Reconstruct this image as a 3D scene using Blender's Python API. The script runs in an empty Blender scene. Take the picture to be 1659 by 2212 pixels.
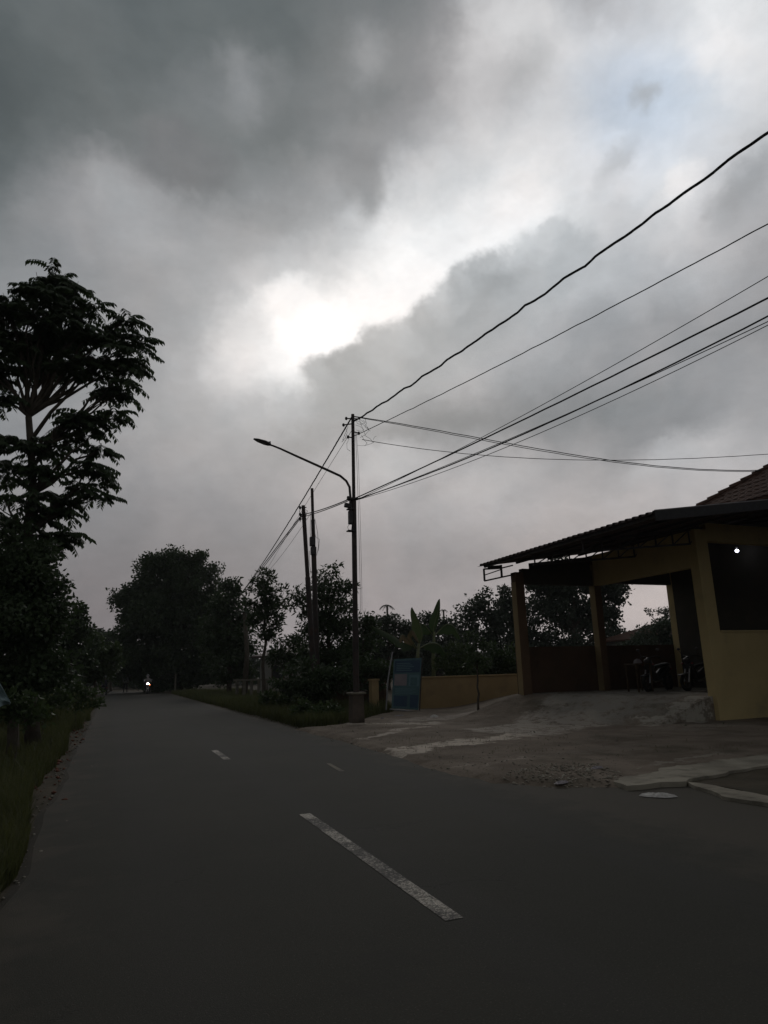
import bpy, math, random
import numpy as np
from mathutils import Vector, Matrix

random.seed(7)
rng = np.random.default_rng(11)
SC = bpy.context.scene
COL = SC.collection
RAD = math.radians

# ------------------------------------------------------------------ camera
# World: +Y runs along the road, +X to its right, the eye stands at (0, 0, 1.5).
F, ROLL, EYE = 1430.0, RAD(1.6), 1.5
_c, _s = math.cos(ROLL), math.sin(ROLL)
_dx, _dy = 240 - 829.5, 1464 - 1106
PITCH = math.atan((_s * _dx + _c * _dy) / F)
_ux = _c * _dx - _s * _dy
HEAD = -math.atan2(_ux, F * math.cos(PITCH) + (_s * _dx + _c * _dy) * math.sin(PITCH))
fwd_h = Vector((math.sin(HEAD), math.cos(HEAD), 0))
right_l = Vector((math.cos(HEAD), -math.sin(HEAD), 0))
up_l = Vector((0, 0, 1))
fwd = fwd_h * math.cos(PITCH) + up_l * math.sin(PITCH)
upv = up_l * math.cos(PITCH) - fwd_h * math.sin(PITCH)
cam_right = right_l * _c - upv * _s
cam_up = right_l * _s + upv * _c
cd = bpy.data.cameras.new('camera')
cam = bpy.data.objects.new('camera', cd)
COL.objects.link(cam)
M = Matrix.Identity(4)
for i in range(3):
    M[i][0] = cam_right[i]; M[i][1] = cam_up[i]; M[i][2] = -fwd[i]
M[2][3] = EYE
cam.matrix_world = M
cd.sensor_fit = 'VERTICAL'
cd.sensor_height = 36
cd.lens = 36 * F / 2212
cd.clip_start = 0.05
cd.clip_end = 2500
SC.camera = cam


def ray(x, y):
    d = cam_right * (x - 829.5) - cam_up * (y - 1106) + fwd * F
    return d.normalized()


def P(x, y, u=None, v=None, z=None):
    """the point of the place seen in direction (x, y), on the plane Y=u, X=v or Z=z"""
    r = ray(x, y)
    if u is not None: t = u / r.y
    elif v is not None: t = v / r.x
    else: t = (z - EYE) / r.z
    return Vector((0, 0, EYE)) + r * t


SC.view_settings.view_transform = 'Standard'
SC.view_settings.look = 'None'
SC.view_settings.exposure = 0.0
SC.view_settings.gamma = 1.0
SC.view_settings.use_curve_mapping = False

# ------------------------------------------------------------------ sun
sd = ray(735, 700)
SUN_EL = math.asin(sd.z)
SUN_AZ = math.atan2(sd.x, sd.y)
sl = bpy.data.lights.new('sun', 'SUN')
sl.energy = 0.22
sl.angle = RAD(20)
sl.color = (1.0, 0.93, 0.88)
so = bpy.data.objects.new('sun', sl)
COL.objects.link(so)
so.rotation_euler = (-sd).to_track_quat('-Z', 'Y').to_euler()

# ------------------------------------------------------------------ sky (world)
W = bpy.data.worlds.new('World')
SC.world = W
W.use_nodes = True
nt = W.node_tree
nt.nodes.clear()


class NB:
    """tiny node builder"""
    def __init__(self, tree): self.t = tree
    def n(self, typ, **kw):
        nd = self.t.nodes.new(typ)
        for k, v in kw.items(): setattr(nd, k, v)
        return nd
    def put(self, sock, v):
        if isinstance(v, bpy.types.NodeSocket): self.t.links.new(v, sock)
        else: sock.default_value = v
    def m(self, op, a, b=0.0, c=None, clamp=False):
        nd = self.n('ShaderNodeMath', operation=op, use_clamp=clamp)
        self.put(nd.inputs[0], a); self.put(nd.inputs[1], b)
        if c is not None: self.put(nd.inputs[2], c)
        return nd.outputs[0]
    def vm(self, op, a, b=None, scale=None):
        nd = self.n('ShaderNodeVectorMath', operation=op)
        self.put(nd.inputs[0], a)
        if b is not None: self.put(nd.inputs[1], b)
        if scale is not None: self.put(nd.inputs['Scale'], scale)
        return nd.outputs['Value'] if op in ('LENGTH', 'DOT_PRODUCT', 'DISTANCE') else nd.outputs['Vector']
    def noise(self, vec, scale, detail=4, rough=0.55, col=False, dist=0.0):
        nd = self.n('ShaderNodeTexNoise')
        if vec is not None: self.put(nd.inputs['Vector'], vec)
        nd.inputs['Scale'].default_value = scale
        nd.inputs['Detail'].default_value = detail
        nd.inputs['Roughness'].default_value = rough
        nd.inputs['Distortion'].default_value = dist
        return nd.outputs['Color'] if col else nd.outputs['Fac']
    def mr(self, v, a, b, c=0.0, d=1.0, interp='SMOOTHSTEP'):
        nd = self.n('ShaderNodeMapRange', interpolation_type=interp)
        self.put(nd.inputs[0], v)
        for i, q in enumerate((a, b, c, d)): self.put(nd.inputs[1 + i], q)
        return nd.outputs[0]
    def mix(self, f, a, b, blend='MIX'):
        nd = self.n('ShaderNodeMix', data_type='RGBA', blend_type=blend)
        self.put(nd.inputs[0], f)
        for s, v in ((6, a), (7, b)):
            if isinstance(v, (int, float)): v = (v, v, v, 1)
            elif isinstance(v, tuple) and len(v) == 3: v = (*v, 1)
            self.put(nd.inputs[s], v)
        return nd.outputs[2]
    def comb(self, x, y, z=0.0):
        nd = self.n('ShaderNodeCombineXYZ')
        for i, q in enumerate((x, y, z)): self.put(nd.inputs[i], q)
        return nd.outputs[0]
    def sep(self, v):
        nd = self.n('ShaderNodeSeparateXYZ'); self.put(nd.inputs[0], v); return nd.outputs


def lin(c):
    c = max(0.0, c) / 255.0
    return c / 12.92 if c <= 0.04045 else ((c + 0.055) / 1.055) ** 2.4


def ang(x, y):
    r = ray(x, y)
    return math.atan2(r.x, r.y), math.asin(r.z)


# brightness of the cloud layer, by eye, over the part of the sky in view (rows from high to low)
LUM = np.array([
 [100,106,105,103,103,103,105,112,120,118,160,178,152,165,195,215,208],
 [ 90,100,105,103,100,104,106,122,132,135,190,205,198,198,202,222,205],
 [ 86, 98,103,108,122,138,120,126,124,145,172,172,195,180,200,208,195],
 [ 92,105,112,112,113,116,112,126,138,165,188,196,200,205,202,195,188],
 [105,132,158,150,120,124,142,146,182,200,198,222,200,196,218,185,152],
 [120,138,148,168,160,148,156,180,225,236,232,230,196,182,185,170,147],
 [132,140,138,145,165,172,215,212,250,248,240,200,182,175,166,158,142],
 [138,142,142,150,162,200,246,255,255,235,190,176,166,156,150,146,142],
 [142,146,150,160,180,212,240,235,182,176,168,160,150,145,142,142,150],
 [145,150,155,165,170,180,176,154,148,136,131,130,130,127,132,142,150],
 [145,148,150,155,160,161,156,164,184,158,166,164,158,152,172,175,170],
 [135,138,140,141,146,150,150,157,160,160,166,169,169,170,170,172,170],
 [125,127,128,130,131,135,136,137,141,142,142,147,158,165,170,172,170],
 [125,125,125,126,130,135,139,141,145,148,150,155,165,172,175,175,172],
 [138,138,136,136,138,142,146,148,150,152,155,160,170,176,178,176,172]], float)


LUM[8:, 6:] += 8
LUM[8:, :6] -= 2
LUM[:7, 10:] += 17
LUM[:5, 9] += 8
LUM[3:6, 7:13] += 8
LUM[:, 16] += 3
LUM[4:8, :6] += 6


def lum_at(x, y):
    fx = min(max(x / 1659 * 16, 0), 15.999); fy = min(max(y / 100, 0), 13.999)
    i, j = int(fx), int(fy); a, b = fx - i, fy - j
    a = a * a * (3 - 2 * a) * .5 + a * .5; b = b * b * (3 - 2 * b) * .5 + b * .5
    return ((LUM[j, i] * (1 - a) + LUM[j, i + 1] * a) * (1 - b) + (LUM[j + 1, i] * (1 - a) + LUM[j + 1, i + 1] * a) * b)


def project(az, el):
    d = Vector((math.sin(az) * math.cos(el), math.cos(az) * math.cos(el), math.sin(el)))
    q = d.dot(fwd)
    if q < 0.15: return None
    return 829.5 + F * d.dot(cam_right) / q, 1106 - F * d.dot(cam_up) / q


AZ0, AZ1 = RAD(-16), RAD(60)
EL0, EL1 = RAD(-1), RAD(56)
NROW, NCOL = 30, 32


def build_sky():
    b = NB(nt)
    tc = b.n('ShaderNodeTexCoord')
    D = tc.outputs['Generated']
    # cloud-like displacement of the direction before anything is looked up
    w1 = b.vm('SUBTRACT', b.noise(D, 5.0, 3, .55, col=True), (.5, .5, .5))
    w2 = b.vm('SUBTRACT', b.noise(D, 17.0, 5, .6, col=True), (.5, .5, .5))
    w3 = b.vm('SUBTRACT', b.noise(D, 48.0, 4, .6, col=True), (.5, .5, .5))
    Dw = b.vm('ADD', b.vm('ADD', b.vm('ADD', D, b.vm('SCALE', w1, scale=.03)), b.vm('SCALE', w2, scale=.05)), b.vm('SCALE', w3, scale=.016))
    Dw = b.vm('NORMALIZE', Dw)
    s = b.sep(Dw)
    az = b.m('ARCTAN2', s[0], s[1])
    el = b.m('ARCSINE', s[2])
    t = b.mr(az, AZ0, AZ1, 0, 1, 'LINEAR')
    r = b.mr(el, EL0, EL1, 0, 1, 'LINEAR')
    prev = None
    for k in range(NROW):
        e = EL0 + (EL1 - EL0) * k / (NROW - 1)
        cr = b.n('ShaderNodeValToRGB')
        els = cr.color_ramp.elements
        cr.color_ramp.interpolation = 'LINEAR'
        while len(els) < NCOL: els.new(0.5)
        for c in range(NCOL):
            a = AZ0 + (AZ1 - AZ0) * c / (NCOL - 1)
            pr = project(a, e)
            L = lum_at(*pr) if pr else 140
            px, py = pr if pr else (0, 0)
            low = min(max((py - 900) / 450, 0), 1)
            dark = min(max((150 - L) / 50, 0), 1) * (1 - low)
            br = min(max((L - 190) / 50, 0), 1)
            blue = math.exp(-((px - 1390) / 170) ** 2 - ((py - 220) / 150) ** 2) * 12
            R_ = L + 3 * low - 4 * dark + 1 * br - blue * .8 - 1.5
            G_ = L - 2.5 * low + 2 * dark
            B_ = L + .5 * low + 1 * dark + 1 + 2 * (1 - low) * (1 - br) + blue
            wr = min(max((px - 850) / 450, 0), 1) * low
            R_ += 9 * wr; G_ += 3 * wr; B_ -= 3 * wr
            els[c].position = c / (NCOL - 1)
            els[c].color = (lin(R_), lin(G_), lin(B_), 1)
        b.put(cr.inputs[0], t if prev is None else b.m('MULTIPLY_ADD', prev, 1e-7, t))
        if prev is None: prev = cr.outputs[0]
        else:
            f = b.mr(r, (k - 1) / (NROW - 1), k / (NROW - 1), 0, 1, 'LINEAR')
            prev = b.mix(f, prev, cr.outputs[0])
    col = prev
    pos = b.comb(az, el)
    # single cloud masses with an edge of their own: x, y, rx, ry, tilt(deg), value, softness, strength
    PUFF = [
        # lit gap
        (690, 738, 135, 72, -28, 258, .85, .95), (870, 635, 175, 58, -36, 250, .8, .85), (1040, 500, 165, 58, -30, 246, .75, .8),
        (620, 655, 70, 42, -20, 244, .8, .6),
        # the bank beneath the lit gap
        (760, 860, 95, 62, -8, 160, .5, .95), (880, 800, 110, 70, -20, 166, .5, .95), (980, 735, 110, 75, -25, 172, .5, .9),
        (1060, 680, 100, 72, -28, 170, .5, .9), (1150, 620, 95, 72, -28, 176, .5, .85), (1230, 560, 90, 60, -30, 186, .6, .7),
        (700, 806, 48, 40, 0, 170, .42, .9), (745, 790, 52, 40, 0, 163, .42, .95), (790, 778, 46, 38, 0, 166, .42, .9), (830, 748, 52, 46, 0, 174, .42, .9), (880, 722, 50, 42, 0, 180, .42, .85),
        (925, 690, 52, 42, 0, 172, .42, .9), (968, 648, 44, 40, 0, 186, .45, .85), (1005, 618, 44, 38, 0, 176, .42, .85), (1050, 596, 46, 36, 0, 176, .45, .85), (1095, 574, 44, 34, 0, 190, .5, .8), (1150, 540, 46, 34, 0, 196, .5, .7), (1200, 500, 40, 36, 0, 196, .4, .7),
        (1080, 615, 75, 26, -32, 152, .9, .6), (1090, 440, 120, 48, -20, 242, .9, .8), (960, 400, 60, 60, -50, 205, 1, .5),
        # dark shelf with a hard lower left edge
        (395, 345, 125, 62, 22, 116, .45, .85), (255, 420, 75, 40, 30, 170, .9, .6), (780, 385, 60, 70, -40, 124, .6, .6),
        (525, 175, 45, 50, 0, 146, 1, .7), (790, 115, 50, 42, 0, 156, 1, .7),
        # lit spots right
        (1560, 118, 95, 70, 35, 238, .9, .85), (1475, 395, 66, 38, -35, 236, .8, .8), (1150, 60, 150, 60, 20, 214, 1, .6), (1180, 260, 90, 90, -30, 212, 1, .5), (620, 650, 75, 36, -20, 248, .8, .7), (1395, 213, 34, 22, -20, 172, 1, .7),
        (1120, 48, 90, 36, 10, 208, .9, .6), (1130, 150, 90, 38, -30, 168, .9, .6), (1340, 345, 80, 30, -55, 172, .9, .5),
        (1610, 400, 45, 110, 30, 150, .8, .6), (1120, 400, 60, 22, -15, 232, .9, .6),
        # low bands
        (960, 915, 210, 30, -8, 138, .9, .7), (1250, 880, 160, 44, -14, 136, 1, .6), (860, 1010, 95, 34, -10, 194, 1, .6),
        (1060, 1035, 120, 36, -20, 180, 1, .5), (1480, 985, 150, 36, -22, 188, .8, .6), (640, 960, 90, 40, -20, 146, 1, .5),
        (620, 880, 90, 60, -30, 176, 1, .4), (1420, 935, 140, 30, -24, 138, .8, .5),
        (530, 740, 70, 95, 20, 232, 1, .6), (450, 700, 40, 60, 0, 172, 1, .4)]
    for (x, y, rx, ry, tl, val, soft, st) in PUFF:
        a, e = ang(x, y)
        ax, ex = ang(x + 40 * math.cos(RAD(tl)), y + 40 * math.sin(RAD(tl)))
        th = math.atan2(ex - e, ax - a)
        sc = math.hypot(ax - a, ex - e) / 40
        mp = b.n('ShaderNodeMapping', vector_type='TEXTURE')
        mp.inputs['Location'].default_value = (a, e, 0)
        mp.inputs['Rotation'].default_value = (0, 0, th)
        mp.inputs['Scale'].default_value = (rx * sc, ry * sc, 1)
        # (the tiny term only makes the nodes run one after another, which keeps the shader's stack small)
        b.put(mp.inputs[0], b.vm('ADD', pos, b.vm('SCALE', col, scale=1e-7)))
        L = b.vm('LENGTH', mp.outputs[0])
        k = b.mr(L, 1 + soft * .5, max(0.0, 1 - soft), 0, st)
        low = min(max((y - 850) / 450, 0), 1)
        br = 1 if val > 225 else 0
        wk = (1 - br) * (1 - low) * 3
        cl = (lin(val + 3 * low + 2 * br - wk + (8 if (x, y) == (850, 1010) else 0)), lin(val - 2 * low), lin(val - 2 * low + wk))
        col = b.mix(k, col, cl)
    # billows and fine wisps
    n1 = b.noise(Dw, 9.0, 6, .58)
    n2 = b.noise(b.vm('MULTIPLY', D, (1, 1, 2.2)), 30.0, 4, .6)
    g = b.m('ADD', b.mr(n1, .32, .68, .87, 1.05, 'LINEAR'), b.mr(n2, .3, .7, -.03, .03, 'LINEAR'))
    hu = b.mr(b.noise(D, 4.5, 4, .6), .35, .65, -.028, .028, 'LINEAR')
    col = b.vm('MULTIPLY', b.vm('SCALE', col, scale=g), b.comb(b.m('ADD', 1.0, hu), 1.0, b.m('SUBTRACT', 1.0, b.m('MULTIPLY', hu, .6))))
    # beyond the directions above: the same grey deck, going on to the zenith and round behind
    s0 = b.sep(D)
    el0 = b.m('ARCSINE', s0[2]); az0 = b.m('ARCTAN2', s0[0], s0[1])
    far = b.mr(b.noise(Dw, 3.0, 5, .55), .3, .7, .07, .20, 'LINEAR')
    farc = b.vm('SCALE', b.comb(.98, 1.0, 1.02), scale=far)
    out_el = b.mr(el0, RAD(50), RAD(66), 0, 1)
    daz = b.m('ABSOLUTE', b.m('SUBTRACT', az0, (AZ0 + AZ1) / 2))
    out_az = b.mr(daz, (AZ1 - AZ0) / 2 - RAD(2), (AZ1 - AZ0) / 2 + RAD(14), 0, 1)
    col = b.mix(b.m('MAXIMUM', out_el, out_az), col, farc)
    # below the horizon: dim land colour
    col = b.mix(b.mr(el0, RAD(-1), RAD(-4)), col, (.06, .06, .055))
    sky = b.n('ShaderNodeTexSky', sky_type='NISHITA')
    sky.sun_disc = False
    sky.sun_elevation = SUN_EL
    sky.sun_rotation = SUN_AZ
    sky.air_density = 1.5; sky.dust_density = 4.0
    tot = b.mix(.985, sky.outputs[0], b.vm('SCALE', col, scale=10.0))
    bg = b.n('ShaderNodeBackground')
    b.put(bg.inputs[0], tot)
    bg.inputs[1].default_value = 0.1
    o = b.n('ShaderNodeOutputWorld')
    nt.links.new(bg.outputs[0], o.inputs[0])


build_sky()
W.cycles.sampling_method = 'MANUAL'
W.cycles.sample_map_resolution = 512

# ------------------------------------------------------------------ helpers
def tag(o, label=None, cat=None, group=None, kind=None):
    if label: o['label'] = label
    if cat: o['category'] = cat
    if group: o['group'] = group
    if kind: o['kind'] = kind
    return o


def empty(name, loc, label, cat, group=None, rz=0.0):
    o = bpy.data.objects.new(name, None)
    COL.objects.link(o)
    o.location = loc; o.rotation_euler = (0, 0, rz)
    o.empty_display_size = .2
    return tag(o, label, cat, group)


class MB:
    def __init__(s): s.v = []; s.f = []
    def add(s, vs, fs):
        k = len(s.v)
        s.v += [tuple(p) for p in vs]
        s.f += [tuple(k + i for i in f) for f in fs]
        return s
    def box(s, c, d, rz=0.0, rx=0.0, ry=0.0):
        m = Matrix.Translation(Vector(c)) @ Matrix.Rotation(rz, 4, 'Z') @ Matrix.Rotation(ry, 4, 'Y') @ Matrix.Rotation(rx, 4, 'X')
        vs = [m @ Vector((sx * d[0] / 2, sy * d[1] / 2, sz * d[2] / 2)) for sx in (-1, 1) for sy in (-1, 1) for sz in (-1, 1)]
        return s.add(vs, [(0, 1, 3, 2), (4, 6, 7, 5), (0, 4, 5, 1), (2, 3, 7, 6), (0, 2, 6, 4), (1, 5, 7, 3)])
    def span(s, x0, x1, y0, y1, z0, z1):
        return s.box(((x0 + x1) / 2, (y0 + y1) / 2, (z0 + z1) / 2), (x1 - x0, y1 - y0, z1 - z0))
    def tube(s, pts, r, n=8, cap=True):
        pts = [Vector(p) for p in pts]
        if not hasattr(r, '__len__'): r = [r] * len(pts)
        t0 = (pts[1] - pts[0]).normalized()
        a = t0.cross(Vector((0, 0, 1)))
        if a.length < .05: a = t0.cross(Vector((1, 0, 0)))
        a.normalize()
        vs = []
        for i, p in enumerate(pts):
            t = (pts[min(i + 1, len(pts) - 1)] - pts[max(i - 1, 0)]).normalized()
            a = (a - t * a.dot(t)).normalized(); bb = t.cross(a)
            for k in range(n):
                th = 2 * math.pi * k / n
                vs.append(p + (a * math.cos(th) + bb * math.sin(th)) * r[i])
        fs = []
        for i in range(len(pts) - 1):
            for k in range(n):
                fs.append((i * n + k, i * n + (k + 1) % n, (i + 1) * n + (k + 1) % n, (i + 1) * n + k))
        if cap:
            fs.append(tuple(reversed(range(n)))); fs.append(tuple((len(pts) - 1) * n + k for k in range(n)))
        return s.add(vs, fs)
    def bar(s, a, b, w, h=None):
        h = h or w
        a, b = Vector(a), Vector(b); d = b - a
        q = d.to_track_quat('Y', 'Z').to_matrix().to_4x4()
        m = Matrix.Translation((a + b) / 2) @ q
        L = d.length
        vs = [m @ Vector((sx * w / 2, sy * L / 2, sz * h / 2)) for sx in (-1, 1) for sy in (-1, 1) for sz in (-1, 1)]
        return s.add(vs, [(0, 1, 3, 2), (4, 6, 7, 5), (0, 4, 5, 1), (2, 3, 7, 6), (0, 2, 6, 4), (1, 5, 7, 3)])
    def ell(s, c, r, n=10, m=7, rz=0.0):
        vs = [(0, 0, 1)]
        for j in range(1, m):
            ph = math.pi * j / m
            for k in range(n):
                th = 2 * math.pi * k / n
                vs.append((math.sin(ph) * math.cos(th), math.sin(ph) * math.sin(th), math.cos(ph)))
        vs.append((0, 0, -1))
        mt = Matrix.Translation(Vector(c)) @ Matrix.Rotation(rz, 4, 'Z')
        vs = [mt @ Vector((q[0] * r[0], q[1] * r[1], q[2] * r[2])) for q in vs]
        fs = [(0, 1 + k, 1 + (k + 1) % n) for k in range(n)]
        for j in range(m - 2):
            for k in range(n):
                fs.append((1 + j * n + k, 1 + (j + 1) * n + k, 1 + (j + 1) * n + (k + 1) % n, 1 + j * n + (k + 1) % n))
        L = len(vs) - 1
        fs += [(L, 1 + (m - 2) * n + (k + 1) % n, 1 + (m - 2) * n + k) for k in range(n)]
        return s.add(vs, fs)
    def ring(s, c, R, r, axis='X', n=20, m=6):
        vs = []
        for i in range(n):
            a = 2 * math.pi * i / n
            for j in range(m):
                b2 = 2 * math.pi * j / m
                rr = R + r * math.cos(b2); w = r * math.sin(b2)
                p = (w, rr * math.cos(a), rr * math.sin(a)) if axis == 'X' else (rr * math.cos(a), rr * math.sin(a), w)
                vs.append((c[0] + p[0], c[1] + p[1], c[2] + p[2]))
        fs = [(i * m + j, ((i + 1) % n) * m + j, ((i + 1) % n) * m + (j + 1) % m, i * m + (j + 1) % m) for i in range(n) for j in range(m)]
        return s.add(vs, fs)
    def build(s, name, mat, parent=None, smooth=False, bevel=0.0, **tags):
        me = bpy.data.meshes.new(name)
        me.from_pydata(s.v, [], s.f)
        return finish(me, name, mat, parent, smooth, bevel, **tags)


def finish(me, name, mat, parent=None, smooth=False, bevel=0.0, **tags):
    me.update()
    if mat: me.materials.append(mat)
    if smooth: me.polygons.foreach_set('use_smooth', [True] * len(me.polygons))
    o = bpy.data.objects.new(name, me)
    COL.objects.link(o)
    if parent:
        o.parent = parent
        # verts are given in world space: bring them into the parent's frame
        m = Matrix.Identity(4); q = parent
        chain = []
        while q: chain.append(q); q = q.parent
        for q in reversed(chain): m = m @ q.matrix_parent_inverse @ (Matrix.Translation(q.location) @ q.rotation_euler.to_matrix().to_4x4())
        if not tags.pop('local', False): me.transform(m.inverted())
    else: tags.pop('local', None)
    if bevel:
        bv = o.modifiers.new('bevel', 'BEVEL'); bv.width = bevel; bv.segments = 2; bv.limit_method = 'ANGLE'
    tag(o, **tags)
    return o


def fast_mesh(name, V, Q):
    """V (n,3) array, Q (m,k) array of equal faces"""
    me = bpy.data.meshes.new(name)
    V = np.asarray(V, np.float32); Q = np.asarray(Q, np.int32)
    me.vertices.add(len(V)); me.vertices.foreach_set('co', V.ravel())
    k = Q.shape[1]
    me.loops.add(Q.size); me.loops.foreach_set('vertex_index', Q.ravel())
    me.polygons.add(len(Q))
    me.polygons.foreach_set('loop_start', np.arange(0, Q.size, k, dtype=np.int32))
    me.polygons.foreach_set('loop_total', np.full(len(Q), k, np.int32))
    me.update(calc_edges=True)
    return me


def fbm2(x, y, seed=0, octv=4, base=1.0):
    """cheap smooth value noise for heights and edges, arrays in"""
    x = np.asarray(x, float); y = np.asarray(y, float)
    tot = np.zeros(np.broadcast(x, y).shape); amp = 1.0; f = base; nrm = 0
    for o in range(octv):
        X = x * f + 17.3 * o + seed * 7.7; Y = y * f - 9.1 * o + seed * 3.1
        xi = np.floor(X); yi = np.floor(Y); fx = X - xi; fy = Y - yi
        fx = fx * fx * (3 - 2 * fx); fy = fy * fy * (3 - 2 * fy)
        h = lambda a, b: np.modf(np.abs(np.sin(a * 127.1 + b * 311.7 + seed * 1.3) * 43758.5453))[0]
        tot += amp * ((h(xi, yi) * (1 - fx) + h(xi + 1, yi) * fx) * (1 - fy) + (h(xi, yi + 1) * (1 - fx) + h(xi + 1, yi + 1) * fx) * fy)
        nrm += amp; amp *= .5; f *= 2.03
    return tot / nrm - .5


# ------------------------------------------------------------------ materials
def mat(name, c1, c2=None, scale=4.0, rough=.8, bump=0.0, bscale=None, spec=.35, metal=0.0, detail=6, stain=None, stain_scale=1.5, stain_amt=.5, trans=0.0):
    m = bpy.data.materials.new(name); m.use_nodes = True
    t = m.node_tree; b = NB(t)
    bs = t.nodes['Principled BSDF']
    tc = b.n('ShaderNodeTexCoord').outputs['Object']
    c2 = c2 or tuple(q * .7 for q in c1)
    f = b.mr(b.noise(tc, scale, detail, .6), .32, .68)
    col = b.mix(f, c1, c2)
    if stain:
        g = b.mr(b.noise(tc, stain_scale, 5, .62), .52, .72, 0, stain_amt)
        col = b.mix(g, col, stain)
    b.put(bs.inputs['Base Color'], col)
    b.put(bs.inputs['Roughness'], b.mr(b.noise(tc, scale * 2.3, 3), .3, .7, max(rough - .1, .05), min(rough + .1, 1), 'LINEAR'))
    bs.inputs['Specular IOR Level'].default_value = spec
    bs.inputs['Metallic'].default_value = metal
    if bump:
        bp = b.n('ShaderNodeBump'); bp.inputs['Strength'].default_value = 1.0
        bp.inputs['Distance'].default_value = bump
        b.put(bp.inputs['Height'], b.noise(tc, bscale or scale * 5, 5, .65))
        t.links.new(bp.outputs[0], bs.inputs['Normal'])
    return m


def leaf_mat(name, c1, c2, trans=.25):
    m = bpy.data.materials.new(name); m.use_nodes = True
    t = m.node_tree; b = NB(t)
    bs = t.nodes['Principled BSDF']
    tc = b.n('ShaderNodeTexCoord').outputs['Object']
    f = b.mr(b.noise(tc, 1.3, 3, .6), .35, .65)
    geo = b.n('ShaderNodeNewGeometry')
    f = b.m('MULTIPLY_ADD', geo.outputs['Random Per Island'], .5, b.m('MULTIPLY', f, .5))
    col = b.mix(f, c1, c2)
    b.put(bs.inputs['Base Color'], col)
    bs.inputs['Roughness'].default_value = .55
    bs.inputs['Specular IOR Level'].default_value = .3
    tr = b.n('ShaderNodeBsdfTranslucent')
    b.put(tr.inputs[0], b.mix(.5, col, (c2[0] * 1.3, c2[1] * 1.5, c2[2])))
    ms = b.n('ShaderNodeMixShader'); ms.inputs[0].default_value = trans
    t.links.new(bs.outputs[0], ms.inputs[1]); t.links.new(tr.outputs[0], ms.inputs[2])
    t.links.new(ms.outputs[0], t.nodes['Material Output'].inputs[0])
    return m


def emit_mat(name, col, st):
    m = bpy.data.materials.new(name); m.use_nodes = True
    bs = m.node_tree.nodes['Principled BSDF']
    bs.inputs['Base Color'].default_value = (*col, 1)
    bs.inputs['Emission Color'].default_value = (*col, 1)
    bs.inputs['Emission Strength'].default_value = st
    return m


def asphalt_mat():
    m = bpy.data.materials.new('asphalt'); m.use_nodes = True
    t = m.node_tree; b = NB(t); bs = t.nodes['Principled BSDF']
    tc = b.n('ShaderNodeTexCoord').outputs['Object']
    big = b.mr(b.noise(tc, .35, 5, .6), .35, .65)
    col = b.mix(big, (.030, .030, .022), (.039, .0375, .028))
    # long wheel tracks, a little polished
    xs = b.sep(tc)
    track = b.m('SINE', b.m('MULTIPLY', xs[0], 3.6))
    col = b.mix(b.mr(track, .2, 1, 0, .25), col, (.041, .040, .038))
    sp = b.mr(b.noise(tc, 75, 3, .8), .55, .72)
    col = b.mix(b.m('MULTIPLY', sp, .75), col, (.11, .104, .084))
    dk = b.mr(b.noise(tc, 55, 3, .8), .44, .30)
    col = b.mix(b.m('MULTIPLY', dk, .7), col, (.018, .018, .017))
    # patched and oily places, and cracks
    pt = b.mr(b.noise(tc, .9, 6, .7, dist=.6), .57, .66)
    col = b.mix(b.m('MULTIPLY', pt, .3), col, (.026, .025, .023))
    vo = b.n('ShaderNodeTexVoronoi', feature='DISTANCE_TO_EDGE')
    vo.inputs['Scale'].default_value = .55
    b.put(vo.inputs['Vector'], b.vm('ADD', tc, b.vm('SCALE', b.noise(tc, 2.2, 5, .7, col=True), scale=.7)))
    cr = b.m('MULTIPLY', b.mr(vo.outputs['Distance'], .012, .002), b.mr(b.noise(tc, .5, 3), .5, .6))
    col = b.mix(b.m('MULTIPLY', cr, .3), col, (.02, .02, .02))
    lt = b.mr(b.noise(tc, .55, 6, .65), .56, .72)
    col = b.mix(b.m('MULTIPLY', lt, .18), col, (.058, .053, .044))
    # dust along the edges
    ed = b.mr(b.m('ADD', b.m('ABSOLUTE', b.m('SUBTRACT', xs[0], 2.12)), b.mr(b.noise(tc, 1.3, 6, .7), .2, .8, -.55, .55)), 2.1, 3.0)
    col = b.mix(b.m('MULTIPLY', ed, .55), col, (.085, .072, .055))
    b.put(bs.inputs['Base Color'], col)
    bs.inputs['Roughness'].default_value = .84
    bs.inputs['Specular IOR Level'].default_value = .3
    bp = b.n('ShaderNodeBump'); bp.inputs['Distance'].default_value = .006
    h = b.m('ADD', b.noise(tc, 130, 3, .7), b.m('MULTIPLY', cr, -.5))
    b.put(bp.inputs['Height'], h)
    t.links.new(bp.outputs[0], bs.inputs['Normal'])
    return m


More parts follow.
